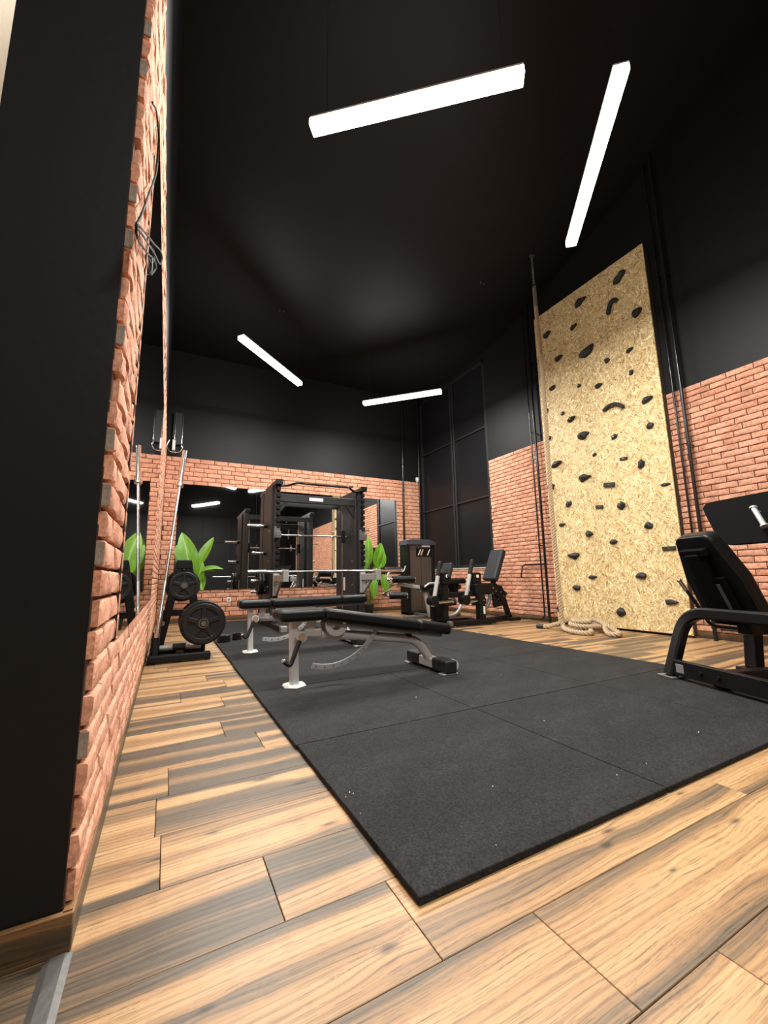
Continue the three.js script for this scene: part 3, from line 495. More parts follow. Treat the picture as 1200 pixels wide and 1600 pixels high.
  part('shackle', [new THREE.TorusGeometry(0.03, 0.008, 8, 18).translate(rx, topY + 0.32, rz), cyl(V(rx - 0.04, topY + 0.30, rz), V(rx + 0.04, topY + 0.30, rz), 0.008, 8)], M.steel, rope);
  const chainTop = ceilY(rz); let y = topY + 0.37, k = 0;
  while (y < chainTop - 0.02) { const g = new THREE.TorusGeometry(0.016, 0.0045, 6, 14); g.scale(1, 1.6, 1); if (k % 2) g.rotateY(Math.PI / 2); part('chain_link', g.translate(rx, y, rz), M.steel, rope); y += 0.038; k++; }
  part('ceiling_eye', [cyl(V(rx, chainTop - 0.05, rz), V(rx, chainTop + 0.01, rz), 0.008, 8), cyl(V(rx, chainTop - 0.006, rz), V(rx, chainTop + 0.012, rz), 0.05, 16)], M.darkSteel, rope);
}

// ================================================================== BENCHES
function bench(name, label, ox, oz, tilt) {             // o: foot of the front post; bench runs along +x
  const o = thing(name, label, 'bench', [ox, MAT_T, oz], 'adjustable benches on the mats'), Y = MAT_T, P = (x, y, z = 0) => V(ox + x, Y + y, oz + z);
  const sh = (pts, dep, bev, zc) => { const s = new THREE.Shape(pts.map(([a, b]) => new THREE.Vector2(a, b))); return new THREE.ExtrudeGeometry(s, { depth: dep - 2 * bev, bevelEnabled: true, bevelThickness: bev, bevelSize: bev, bevelSegments: 1, curveSegments: 10 }).translate(ox, Y, oz + zc - dep / 2 + bev); };
  part('front_post', bar(P(0, 0.004), P(-0.012, 0.43), 0.05, 0.082, V(0, 0, 1)), M.silverPaint, o);
  part('post_foot', new THREE.CylinderGeometry(0.078, 0.084, 0.012, 6).translate(ox, Y + 0.006, oz), M.white, o, 'white plastic foot');
  part('seat_pad', new RoundedBoxGeometry(0.315, 0.082, 0.27, 4, 0.03).translate(ox + 0.025, Y + 0.475, oz), M.leather, o, 'black padded seat');
  part('seat_bracket', [bar(P(-0.09, 0.43, 0), P(0.16, 0.43, 0), 0.12, 0.012, V(0, 1, 0)), bar(P(0.10, 0.345, 0), P(0.12, 0.43, 0), 0.05, 0.08, V(0, 0, 1))], M.silverPaint, o);
  const B = P(0.185, 0.475), d = V(Math.cos(tilt), Math.sin(tilt), 0), up = V(-Math.sin(tilt), Math.cos(tilt), 0);
  const pad = (a, b, n) => { const g = new RoundedBoxGeometry(b - a, 0.084, 0.26, 4, 0.03).rotateZ(tilt); const c = B.clone().addScaledVector(d, (a + b) / 2); return part(n, g.translate(c.x, c.y, c.z), M.leather, o, 'black padded backrest section'); };
  pad(0.0, 0.765, 'back_pad'); pad(0.757, 1.065, 'head_pad');
  part('pad_plate', [-0.07, 0.07].map((z) => bar(B.clone().addScaledVector(d, 0.04).addScaledVector(up, -0.055).add(V(0, 0, z)), B.clone().addScaledVector(d, 1.0).addScaledVector(up, -0.055).add(V(0, 0, z)), 0.035, 0.03, up)), M.grayPaint, o);
  part('main_tube', sweep(samples(bent([P(0.0, 0.335), P(0.30, 0.318), P(0.97, 0.232), P(1.085, 0.075)], 0.11), 10), ringProf(0.026, 14, 0.034), V(0, 0, 1)), M.silverPaint, o);
  part('tube_sleeve', bar(P(0.055, 0.350), P(0.19, 0.340), 0.07, 0.078, V(0, 0, 1), 0.02), M.silverPaint, o);
  part('rubber_bumper', rbox(ox + 0.88, ox + 0.92, Y + 0.255, Y + 0.30, oz - 0.03, oz + 0.03, 0.006), M.grip, o);
  const arc = (r0, r1, a0, a1, n = 26) => { const q = []; for (let i = 0; i <= n; i++) { const a = mix(a0, a1, i / n); q.push([Math.cos(a) * r1, Math.sin(a) * r1]); } for (let i = n; i >= 0; i--) { const a = mix(a0, a1, i / n); q.push([Math.cos(a) * r0, Math.sin(a) * r0]); } return q; };
  part('support_hook', [-0.062, 0.062].map((z) => sh([...arc(0.043, 0.082, Math.PI * 0.93, Math.PI * 2.07)].map(([a, b]) => [a + 0.285, b + 0.395]), 0.012, 0.002, z)), M.silverPaint, o);
  part('hinge_pin', cyl(P(0.335, 0.412, -0.09), P(0.335, 0.412, 0.09), 0.016, 14), M.steel, o);
  const ac = [0.235, 0.515], R = 0.41, a0 = -1.86, a1 = -0.62;
  const sec = part('angle_sector', sh(arc(R - 0.017, R + 0.017, a0, a1).map(([x, y]) => [x + ac[0], y + ac[1]]), 0.014, 0.002, 0.03), M.alloy, o, 'curved steel angle selector with holes');
  for (let i = 0; i < 8; i++) { const a = mix(a0 + 0.06, a1 - 0.08, i / 7); part('pin_hole', cyl(P(ac[0] + Math.cos(a) * R, ac[1] + Math.sin(a) * R, 0.0365), P(ac[0] + Math.cos(a) * R, ac[1] + Math.sin(a) * R, 0.0395), 0.0065, 10), M.chrome, sec); }
  part('sector_strut', bar(P(ac[0] + Math.cos(a1) * R, ac[1] + Math.sin(a1) * R, 0.03), B.clone().addScaledVector(d, 0.46).addScaledVector(up, -0.05).add(V(0, 0, 0.03)), 0.03, 0.014, V(0, 0, 1)), M.alloy, o);
  part('pivot_boss', [cyl(P(0.03, 0.33, -0.05), P(0.03, 0.33, 0.085), 0.036, 20)], M.silverPaint, o); part('pivot_cap', cyl(P(0.03, 0.33, 0.085), P(0.03, 0.33, 0.091), 0.027, 18), std('brassCap', { color: lin(0.52, 0.40, 0.28), metalness: 0.7, roughness: 0.35 }), o);
  const lev = part('lever_handle', tube([P(0.02, 0.315, 0.075), P(-0.02, 0.22, 0.085), P(-0.05, 0.145, 0.09), P(-0.092, 0.182, 0.09)], 0.0155, 0.04, 12), M.grip, o, 'black rubber lever handle');
  part('handle_tip', new THREE.SphereGeometry(0.0165, 12, 8).translate(ox - 0.093, Y + 0.184, oz + 0.09), M.chrome, lev);
  const fx = 1.095, tw = 0.10;
  const fb = part('rear_foot', rbox(ox + fx - 0.045, ox + fx + 0.045, Y + 0.018, Y + 0.088, oz - 0.28, oz + 0.28, 0.008), M.silverPaint, o);
  for (const s of [-1, 1]) { part('end_cover', rbox(ox + fx - 0.052, ox + fx + 0.052, Y + 0.010, Y + 0.102, oz + s * 0.2 - 0.1, oz + s * 0.2 + 0.1, 0.014, 2), M.grip, o, 'black rubber end cover'); part('foot_plate', rbox(ox + fx - 0.075, ox + fx + 0.06, Y, Y + 0.012, oz + s * 0.26 - 0.035, oz + s * 0.26 + 0.035, 0.004), M.aluminium, fb); }
  part('wheel', cyl(P(fx + 0.085, 0.045, 0.17), P(fx + 0.085, 0.045, 0.21), 0.042, 22), M.silverPaint, o); part('wheel_bracket', box(ox + fx + 0.03, ox + fx + 0.09, Y + 0.03, Y + 0.06, oz + 0.16, oz + 0.18), M.grayPaint, o);
  o.rotation.y = -0.035;
  return o;
}
bench('weight_bench', 'black padded adjustable bench set to decline on silver legs, standing before the other bench', 0.815, -2.915, -0.168);
bench('weight_bench', 'black padded adjustable bench laid flat in front of the rack', 0.790, -4.46, 0.012);

// ================================================================== RACK, BARBELLS, PLATES
{
  const o = thing('power_rack', 'black power rack with toothed uprights, grey safety arms and steel cross bar', 'rack', [2.18, MAT_T, -6.8]), Y = MAT_T, xs = [1.46, 2.90];
  xs.forEach((x, i) => {
    const s = i ? 1 : -1;
    const br = part('base_rail', rbox(x - 0.04, x + 0.04, Y, Y + 0.07, -7.46, -5.80, 0.006), M.rackPaint, o); part('rail_foot', rbox(x - 0.046, x + 0.046, Y - 0.0, Y + 0.078, -5.86, -5.76, 0.006), M.aluminium, br, 'bright metal foot at the rail end');
    part('side_column', rbox(x - 0.055, x + 0.045, Y + 0.07, 2.2, -7.06, -6.47, 0.01), M.rackPaint, o);
    const up = part('toothed_upright', rbox(x - 0.03, x + 0.04, Y + 0.07, 2.2, -6.42, -6.34, 0.006), M.rackPaint, o);
    for (let k = 0; k < 13; k++) { const y = 0.93 + k * 0.098; if (k === 5 || k === 4) continue; part('hook_tooth', [rbox(x - 0.008, x + 0.044, y, y + 0.045, -6.345, -6.300, 0.004), rbox(x - 0.008, x + 0.044, y, y + 0.066, -6.315, -6.290, 0.004)], M.machineBlack, up); }
    part('upright_link', [rbox(x - 0.02, x + 0.03, 0.30, 0.36, -6.48, -6.41, 0.004), rbox(x - 0.02, x + 0.03, 2.08, 2.16, -6.48, -6.41, 0.004)], M.rackPaint, o);
    part('rear_post', rbox(x - 0.04, x + 0.04, Y + 0.07, 2.2, -7.43, -7.20, 0.006), M.rackPaint, o);
    const tr = part('top_rail', rbox(x - 0.045, x + 0.055, 2.2, 2.265, -7.50, -6.24, 0.006), M.rackPaint, o); part('rail_cap', rbox(x - 0.05, x + 0.06, 2.19, 2.275, -6.25, -6.22, 0.006), M.machineBlack, tr);
    part('gusset', bar(V(x - s * 0.04, 1.78, -6.52), V(x - s * 0.22, 2.0, -6.52), 0.05, 0.05, V(0, 0, 1)), M.rackPaint, o);
    const jc = part('bar_hook', [rbox(x - 0.045, x + 0.05, 1.36, 1.54, -6.34, -6.30, 0.006), rbox(x - 0.035, x + 0.045, 1.36, 1.40, -6.31, -6.22, 0.006), rbox(x - 0.035, x + 0.045, 1.39, 1.46, -6.235, -6.215, 0.006)], M.grayPaint, o, 'grey bar hook'); void jc;
    const arm = part('safety_arm', [rbox(x - 0.04, x + 0.05, 0.49, 0.84, -6.345, -6.30, 0.006), rbox(x - 0.03, x + 0.04, 0.70, 0.80, -6.31, -5.73, 0.008)], M.alloy, o, 'grey metal safety arm');
    const tri = new THREE.Shape([[0, 0.70], [0.34, 0.70], [0.05, 0.50], [0, 0.50]].map(([a, b]) => new THREE.Vector2(a, b))); const hole = new THREE.Path([[0.05, 0.67], [0.20, 0.67], [0.07, 0.57]].map(([a, b]) => new THREE.Vector2(a, b))); tri.holes.push(hole);
    part('arm_gusset', new THREE.ExtrudeGeometry(tri, { depth: 0.03, bevelEnabled: false }).rotateY(-Math.PI / 2).translate(x + 0.02, 0, -6.31), M.alloy, arm);
    part('arm_stop', rbox(x - 0.034, x + 0.044, 0.70, 0.865, -5.77, -5.72, 0.006), M.alloy, arm);
    part('guide_rod', cyl(V(x - s * 0.14, 0.12, -6.86), V(x - s * 0.14, 2.1, -6.86), 0.014, 12), M.chrome, o);
    part('slider', rbox(x - s * 0.14 - 0.035, x - s * 0.14 + 0.035, 1.36, 1.58, -6.91, -6.81, 0.01), M.machineBlack, o);
    for (const y of [1.60, 1.16, 0.72, 0.55]) part('plate_peg', cyl(V(x + s * 0.04, y, -6.80), V(x + s * (y > 1.4 ? 0.36 : 0.28), y, -6.80), 0.024, 14), M.chrome, o, 'chrome plate peg');
    for (const y of [1.60, 1.16, 0.72, 0.55]) part('peg_collar', cyl(V(x + s * 0.04, y, -6.80), V(x + s * 0.10, y, -6.80), 0.036, 14), M.machineBlack, o);
    for (const y of [0.62, 1.02, 1.5]) part('column_bolt', cyl(V(x - 0.061, y, -6.62), V(x - 0.053, y, -6.62), 0.012, 10), M.steel, o);
    part('warning_sticker', box(x - 0.0575, x - 0.0555, 0.52, 0.75, -7.03, -6.95), M.white, o, 'white sticker');
  });
  const cm = part('cross_member', rbox(xs[0], xs[1], 1.97, 2.10, -6.55, -6.48, 0.008), M.rackPaint, o);
  part('badge', new RoundedBoxGeometry(0.24, 0.055, 0.008, 3, 0.004).translate(2.14, 2.035, -6.477), M.white, cm, 'white oval maker badge');
  part('rear_member', [rbox(xs[0], xs[1], 2.05, 2.15, -7.40, -7.33, 0.006), rbox(xs[0], xs[1], 0.12, 0.2, -7.40, -7.33, 0.006), rbox(xs[0], xs[1], 2.12, 2.19, -7.06, -6.99, 0.006)], M.rackPaint, o);
  part('pull_up_bar', tube([V(1.47, 2.19, -6.36), V(1.62, 2.20, -6.32), V(1.74, 2.235, -6.22), V(1.98, 2.25, -6.30), V(2.38, 2.25, -6.30), V(2.62, 2.235, -6.22), V(2.74, 2.20, -6.32), V(2.89, 2.19, -6.36)], 0.018, 0.05, 12), M.machineBlack, o);
  for (const [x, t] of [[1.74, 1], [2.62, -1]]) part('grip_end', cyl(V(x, 2.235, -6.23), V(x - t * 0.03, 2.225, -6.08), 0.017, 12), M.chrome, o);
  const sb = part('guided_bar', [cyl(V(1.52, 1.47, -6.86), V(2.84, 1.47, -6.86), 0.0145, 14)], M.chrome, o, 'steel bar guided between the columns');
  for (const x of [1.78, 2.58]) part('catch_hook', [cyl(V(x - 0.015, 1.47, -6.86), V(x + 0.015, 1.47, -6.86), 0.026, 14), bar(V(x, 1.40, -6.86), V(x, 1.56, -6.86), 0.022, 0.012, V(0, 0, 1))], M.chrome, sb);
}
function plateShape(c, axis, R, T) {                    // three-dimensional rubber plate: rim, dished web with five windows, hub; built facing +z
  const ringS = (ro, ri) => { const s = new THREE.Shape(); s.absarc(0, 0, ro, 0, (2 * Math.PI)); const h = new THREE.Path(); h.absarc(0, 0, ri, 0, (2 * Math.PI), true); s.holes.push(h); return s; };
  const rim = new THREE.ExtrudeGeometry(ringS(R - 0.006, R * 0.80), { depth: T - 0.012, bevelEnabled: true, bevelThickness: 0.006, bevelSize: 0.006, bevelSegments: 2, curveSegments: 40 }).translate(0, 0, -T / 2 + 0.006);
  const web = new THREE.Shape(); web.absarc(0, 0, R * 0.82, 0, (2 * Math.PI));
  const c0 = new THREE.Path(); c0.absarc(0, 0, 0.026, 0, (2 * Math.PI), true); web.holes.push(c0);
  const n = 5;
  const webG = new THREE.ExtrudeGeometry(web, { depth: T * 0.24, bevelEnabled: false, curveSegments: 36 }).translate(0, 0, -T * 0.12);
  const spokes = []; for (let i = 0; i < n; i++) { const a = i / n * (2 * Math.PI) + 0.31; spokes.push(new RoundedBoxGeometry(R * 0.54, R * 0.24, T * 0.86, 2, 0.007).translate(R * 0.56, 0, 0).rotateZ(a)); }
  const hub = new THREE.ExtrudeGeometry(ringS(R * 0.30, 0.026), { depth: T * 0.8, bevelEnabled: true, bevelThickness: 0.003, bevelSize: 0.003, bevelSegments: 1, curveSegments: 28 }).translate(0, 0, -T * 0.4);
  const bush = new THREE.ExtrudeGeometry(ringS(R * 0.24, R * 0.2), { depth: T * 0.8 + 0.012, bevelEnabled: false, curveSegments: 28 }).translate(0, 0, -T * 0.4 - 0.006);
  const put = (g) => { if (axis === 'x') g.rotateY(Math.PI / 2); return g.translate(c.x, c.y, c.z); };
  return { body: [rim, webG, ...spokes].map(put), hub: put(hub), bush: put(bush) };
}
function plate(label, c, axis, R, T, group) { const o = thing('weight_plate', label, 'weight plate', [c.x, c.y - R, c.z], group), s = plateShape(c, axis, R, T); part('rim_and_spokes', s.body, M.plateRubber, o); part('hub', s.hub, M.plateRubber, o); part('bushing', s.bush, M.darkSteel, o, 'thin steel ring'); return o; }
for (const [x, y, R] of [[1.34, 0.62, 0.2]]) for (let k = 0; k < 2; k++) plate(k ? 'black spoked weight plate hung edge-on from the rack side, outer one of two' : 'black spoked weight plate hung edge-on from the rack side, inner one of two', V(x - 0.045 * k, 0.70, -6.80), 'x', R, 0.036, 'plates on the rack pegs');
plate('black spoked weight plate on the rack peg beside the right plant', V(3.06, 1.14, -6.80), 'x', 0.17, 0.036);
function barbell(label, a, b) {
  const o = thing('barbell', label, 'barbell', [(a.x + b.x) / 2, Math.min(a.y, b.y), (a.z + b.z) / 2]), d = b.clone().sub(a).normalize(), L = a.distanceTo(b), at = (s) => a.clone().addScaledVector(d, s), sl = L * 0.19;
  part('shaft', cyl(at(sl - 0.02), at(L - sl + 0.02), 0.0145, 16), M.steel, o);
  part('knurling', [cyl(at(L * 0.32), at(L * 0.47), 0.0149, 16), cyl(at(L * 0.53), at(L * 0.66), 0.0149, 16)], M.darkSteel, o, 'darker knurled grip');
  for (const s of [0, 1]) { const p = (t) => at(s ? L - t : t); part('sleeve', [cyl(p(0.0), p(sl), 0.025, 18), cyl(p(0), p(0.008), 0.027, 18)], M.chrome, o); part('collar', cyl(p(sl), p(sl + 0.03), 0.038, 18), M.chrome, o); }
  return o;
}
barbell('steel barbell resting across the grey safety arms of the rack', V(0.965, 0.842, -5.81), V(3.36, 0.842, -5.81));
barbell('steel barbell standing upright, leaning in the corner by the left wall mirror', V(-0.062, 0.06, -4.46), V(0.10, 2.19, -5.00));

// ================================================================== WEIGHT TREE
{
  const o = thing('weight_tree', 'black A-frame weight plate tree against the left wall', 'weight rack', [0.15, 0, -4.65]), m = M.machineBlack;
  part('foot_bar', rbox(-0.112, 0.41, 0.012, 0.078, -4.42, -4.35, 0.014, 2), m, o); part('foot_bar', rbox(-0.112, 0.41, 0.012, 0.078, -5.02, -4.95, 0.014, 2), m, o);
  for (const z of [-4.385, -4.985]) for (const x of [-0.09, 0.385]) part('rubber_foot', cyl(V(x, 0, z), V(x, 0.016, z), 0.026, 14), M.grip, o);
  part('base_beam', [rbox(0.115, 0.185, 0.02, 0.075, -4.96, -4.42, 0.006)], m, o);
  part('frame_leg', bar(V(-0.04, 0.06, -4.66), V(0.115, 0.93, -4.66), 0.075, 0.065, V(0, 0, 1), 0.012), m, o); part('frame_leg', bar(V(0.34, 0.06, -4.66), V(0.185, 0.93, -4.66), 0.075, 0.065, V(0, 0, 1), 0.012), m, o);
  part('foot_link', [rbox(-0.08, 0.38, 0.03, 0.08, -4.70, -4.63, 0.006)], m, o);
  part('frame_head', [rbox(0.08, 0.22, 0.86, 0.95, -4.70, -4.62, 0.012)], m, o);
  part('cross_brace', [rbox(0.0, 0.30, 0.40, 0.46, -4.69, -4.63, 0.006)], m, o);
  for (const [x, y] of [[0.151, 0.697], [0.334, 0.340], [-0.015, 0.340]]) { part('plate_peg', cyl(V(x, y, -4.92), V(x, y, x < 0 ? -4.58 : -4.32), 0.0235, 14), M.darkSteel, o); part('peg_mount', [cyl(V(x, y, -4.70), V(x, y, -4.62), 0.034, 14), ...(x > 0.2 ? [rbox(0.24, 0.36, 0.31, 0.37, -4.69, -4.63, 0.006)] : x < 0 ? [] : [rbox(0.10, 0.2, 0.66, 0.73, -4.69, -4.63, 0.006)])], m, o); }
  for (const z of [-4.46, -4.90]) part('bar_holder', [cyl(V(-0.065, 0.02, z), V(-0.062, 0.22, z - 0.03), 0.034, 16)], m, o);
  part('holder_plate', rbox(-0.10, -0.03, 0.02, 0.05, -4.96, -4.40, 0.006), m, o);
  const g = 'plates on the weight tree';
  plate('large black spoked weight plate on the low outer peg of the weight tree, foremost', V(0.334, 0.340, -4.365), 'z', 0.182, 0.042);
  plate('large black spoked weight plate on the low outer peg, behind the foremost', V(0.334, 0.340, -4.42), 'z', 0.205, 0.045, g);
  plate('large black spoked weight plate on the low outer peg, last one before the frame', V(0.334, 0.340, -4.475), 'z', 0.205, 0.045, g);
  plate('small black spoked weight plate on the top peg of the weight tree', V(0.151, 0.697, -4.365), 'z', 0.128, 0.034);
  plate('black spoked weight plate on the far side of the top peg', V(0.151, 0.697, -4.80), 'z', 0.165, 0.04);
  plate('black spoked weight plate on the far side of the low outer peg', V(0.334, 0.340, -4.80), 'z', 0.205, 0.045);
  const b = thing('short_bar', 'short grey bar with a black middle lying across the tree base', 'bar', [0.13, 0.09, -4.54]);
  part('shaft', cyl(V(-0.02, 0.115, -4.57), V(0.33, 0.115, -4.52), 0.024, 16), M.alloy, b); part('middle_grip', cyl(V(0.09, 0.115, -4.554), V(0.20, 0.115, -4.539), 0.033, 16), M.grip, b);
}
{ // small weights on the mat
  const db = (label, x, z, r, h, y0) => { const o = thing('iron_weight', label, 'weight', [x, y0, z], 'small weights on the mat'); part('disc', [cyl(V(x, y0, z), V(x, y0 + h * 0.45, z), r, 24), cyl(V(x, y0 + h * 0.52, z), V(x, y0 + h, z), r * 0.97, 24)], M.plateRubber, o); part('core', cyl(V(x, y0 + 0.005, z), V(x, y0 + h + 0.006, z), r * 0.35, 16), M.machineBlack, o); };
  db('pair of small black weight discs stacked on the mat edge, wider stack', 0.64, -5.34, 0.075, 0.075, MAT_T); db('pair of small black weight discs stacked on the mat, narrower stack', 0.80, -5.43, 0.055, 0.08, MAT_T);
}

// ================================================================== PLANTS
function leafShape(base, tip, wid, face, sag = 0.06, fold = 0.25) {
  const nu = 8, nv = 16, pos = [], uv = [], idx = [], d = tip.clone().sub(base), L = d.length(); d.normalize();
  const f = face.clone().addScaledVector(d, -d.dot(face)).normalize(), s = new THREE.Vector3().crossVectors(d, f).normalize();
  for (let j = 0; j <= nv; j++) {
    const t = j / nv, w = wid * Math.pow(Math.sin(Math.PI * Math.pow(clamp(t * 0.985 + 0.008), 0.78)), 0.72), c = base.clone().addScaledVector(d, t * L).addScaledVector(f, Math.sin(t * Math.PI) * sag * L - t * t * sag * L * 0.8);
    for (let i = 0; i <= nu; i++) { const a = i / nu * 2 - 1, q = c.clone().addScaledVector(s, a * w).addScaledVector(f, Math.abs(a) * w * fold + Math.sin(t * 15 + a * 3) * w * 0.035 * Math.abs(a)); pos.push(q.x, q.y, q.z); uv.push(i / nu, t); }
  }
  for (let j = 0; j < nv; j++) for (let i = 0; i < nu; i++) { const a = j * (nu + 1) + i; idx.push(a, a + 1, a + nu + 2, a, a + nu + 2, a + nu + 1); }
  const g = new THREE.BufferGeometry(); g.setAttribute('position', new THREE.Float32BufferAttribute(pos, 3)); g.setAttribute('uv', new THREE.Float32BufferAttribute(uv, 2)); g.setIndex(idx); g.computeVertexNormals(); return g;
}
function plant(label, px, pz, leaves) {
  const o = thing('potted_plant', label, 'plant', [px, 0, pz]);
  const pot = part('pot', new THREE.LatheGeometry([[0.001, 0], [0.085, 0], [0.105, 0.16], [0.112, 0.165], [0.112, 0.185], [0.098, 0.185], [0.095, 0.165], [0.001, 0.165]].map(([a, b]) => new THREE.Vector2(a, b)), 28).translate(px, 0, pz), M.blackEdge, o, 'black plastic pot');
  part('soil', new THREE.CylinderGeometry(0.095, 0.095, 0.01, 24).translate(px, 0.168, pz), M.soil, pot);
  leaves.forEach(([b, t, w, f, sag, fold], i) => {
    const B = V(...b), T = V(...t), root = V(px + Math.cos(i * 2.1) * 0.035, 0.165, pz + Math.sin(i * 2.1) * 0.035), mid = root.clone().lerp(B, 0.55).add(V(0, 0.05, 0));
    part('stalk', pipeAlong(new THREE.CatmullRomCurve3([root, mid, B, B.clone().lerp(T, 0.12)]).getPoints(16), 0.008, 7), M.stalk, o);
    part('leaf', leafShape(B, T, w, V(...f), sag, fold), M.leaf, o);
  });
}
plant('broad-leaved green plant behind the weight tree', 0.42, -7.78, [
  [[0.36, 0.80, -7.62], [0.19, 1.545, -7.66], 0.165, [0.1, 0.15, 1], 0.05, 0.22], [[0.46, 0.98, -7.80], [0.70, 1.50, -7.88], 0.085, [-0.35, 0.2, 1], 0.03, 0.35],
  [[0.47, 0.86, -7.66], [0.84, 0.96, -7.56], 0.085, [0.1, 1, 0.5], 0.12, 0.2], [[0.44, 0.70, -7.62], [0.52, 1.06, -7.60], 0.08, [0.2, 0.1, 1], 0.05, 0.3], [[0.50, 0.86, -7.74], [0.54, 0.58, -7.60], 0.075, [0, 0.2, 1], 0.05, 0.25], [[0.30, 0.86, -7.86], [0.12, 1.36, -7.98], 0.12, [0.3, 0.1, 1], 0.05, 0.2]]);
plant('broad-leaved green plant between the rack and the leg curl machine', 3.80, -7.98, [
  [[3.77, 1.00, -7.88], [3.765, 1.63, -7.90], 0.10, [-0.5, 0.1, 1], 0.04, 0.35], [[3.88, 0.98, -7.80], [4.05, 1.47, -7.82], 0.135, [0.1, 0.12, 1], 0.06, 0.12], [[3.95, 0.92, -7.72], [4.06, 1.28, -7.72], 0.085, [0.2, 0.3, 1], 0.05, 0.25],
  [[3.76, 0.78, -7.74], [3.78, 0.30, -7.66], 0.10, [0, 0.2, 1], 0.04, 0.3], [[4.02, 0.80, -7.74], [4.08, 0.42, -7.68], 0.10, [-0.1, 0.25, 1], 0.04, 0.25], [[3.66, 0.85, -7.90], [3.62, 1.28, -7.92], 0.11, [-0.2, 0.2, 1], 0.05, 0.25], [[3.84, 0.80, -7.85], [3.96, 1.02, -7.66], 0.075, [0, 0.8, 1], 0.1, 0.2]]);

// ================================================================== MACHINES BY THE WINDOW
{ // leg curl machine with weight stack
  const o = thing('leg_curl_machine', 'leg curl machine with black roller pads and a tall weight stack tower', 'gym machine', [4.3, 0, -6.6]), gm = M.silverPaint;
  const tw = part('stack_frame', [rbox(4.20, 4.27, 0, 1.40, -7.32, -7.02, 0.012), rbox(4.79, 4.86, 0, 1.40, -7.32, -7.02, 0.012), rbox(4.2, 4.86, 0, 0.06, -7.32, -7.0, 0.012)], M.machineBlack, o);
  part('shroud', [rbox(4.265, 4.795, 0.05, 1.40, -7.10, -7.04, 0.02, 3), rbox(4.265, 4.795, 0.05, 1.40, -7.32, -7.28, 0.01)], M.shroud, o, 'smoked brown stack cover');
  part('shroud_seam', box(4.527, 4.533, 0.1, 1.2, -7.042, -7.038), M.machineBlack, tw);
  part('tower_cap', new THREE.ExtrudeGeometry(new THREE.Shape([[4.19, 1.38], [4.87, 1.38], [4.87, 1.42], [4.74, 1.47], [4.30, 1.475], [4.20, 1.45]].map(([a, b]) => new THREE.Vector2(a, b))), { depth: 0.30, bevelEnabled: true, bevelThickness: 0.012, bevelSize: 0.01, bevelSegments: 2 }).translate(0, 0, -7.31), M.capBlue, o, 'blue-grey rounded tower cap');
  part('name_plate', box(4.56, 4.76, 1.335, 1.375, -7.037, -7.030), M.white, o, 'white label strip'); const dec = part('decal_panel', rbox(4.42, 4.78, 1.14, 1.31, -7.042, -7.034, 0.003), M.machineBlack, o, 'black decal panel with slanted marks');
  for (const [x, w, c] of [[4.50, 0.018, 'white'], [4.56, 0.03, 'decalTan'], [4.72, 0.02, 'white']]) { if (!M.decalTan) std('decalTan', { color: lin(0.5, 0.3, 0.15), roughness: 0.5 }); part('decal_mark', bar(V(x - 0.03, 1.165, -7.033), V(x + 0.03, 1.285, -7.033), w, 0.003, V(0, 0, 1), 0.001), M[c], dec); }
  part('floor_rail', [rbox(3.72, 4.95, 0, 0.05, -6.42, -6.36, 0.008), rbox(4.3, 4.36, 0, 0.05, -7.05, -5.92, 0.008)], M.grayPaint, o);
  part('front_leg', bar(V(4.18, 0.03, -6.25), V(4.08, 0.50, -6.25), 0.06, 0.05, V(0, 0, 1)), gm, o); part('front_leg', bar(V(4.40, 0.03, -6.25), V(4.34, 0.48, -6.25), 0.07, 0.05, V(0, 0, 1)), M.grayPaint, o);
  part('bent_rail', tube([V(4.12, 0.05, -6.05), V(4.62, 0.05, -6.05), V(4.78, 0.32, -6.05)], 0.03, 0.14, 12), gm, o);
  part('seat_beam', [bar(V(3.98, 0.50, -6.25), V(4.75, 0.44, -6.25), 0.06, 0.09, V(0, 0, 1))], M.grayPaint, o);
  part('seat_pad', new RoundedBoxGeometry(0.52, 0.09, 0.34, 3, 0.03).rotateZ(-0.06).translate(4.52, 0.555, -6.25), M.leather, o); part('seat_block', rbox(3.98, 4.28, 0.50, 0.60, -6.36, -6.12, 0.02, 2), M.leather, o);
  part('side_handle', tube([V(3.95, 0.56, -6.05), V(4.05, 0.62, -6.05), V(4.32, 0.625, -6.05)], 0.016, 0.03, 10), gm, o);
  const rol = (x0, x1, y, z0, z1, n) => { const a = V(x0, y, z0), b = V(x1, y - 0.006, z1), r = part(n, [cyl(a, b, 0.062, 22)], M.leather, o, 'black foam roller'), d = b.clone().sub(a).normalize(); part('roller_cap', [cyl(b, b.clone().addScaledVector(d, 0.02), 0.052, 20, 0.044)], M.chrome, r); part('roller_axle', cyl(a.clone().addScaledVector(d, -0.10), a, 0.016, 10), M.chrome, r); };
  rol(3.43, 3.80, 0.70, -6.24, -6.14, 'ankle_roller'); rol(3.36, 3.64, 0.43, -6.24, -6.14, 'shin_roller'); rol(3.40, 3.72, 0.86, -6.50, -6.44, 'thigh_roller');
  part('lever_arm', [bar(V(3.52, 0.60, -6.27), V(3.24, 0.44, -6.27), 0.028, 0.04, V(0, 0, 1)), bar(V(3.27, 0.44, -6.27), V(3.36, 0.43, -6.25), 0.04, 0.04, V(0, 0, 1))], M.chrome, o);
  part('cam_plate', new THREE.TorusGeometry(0.10, 0.016, 8, 22, 4.4).rotateZ(1.2).translate(3.46, 0.74, -6.30), gm, o);
  part('arm_link', [bar(V(3.55, 0.62, -6.28), V(4.0, 0.55, -6.27), 0.06, 0.05, V(0, 0, 1))], gm, o);
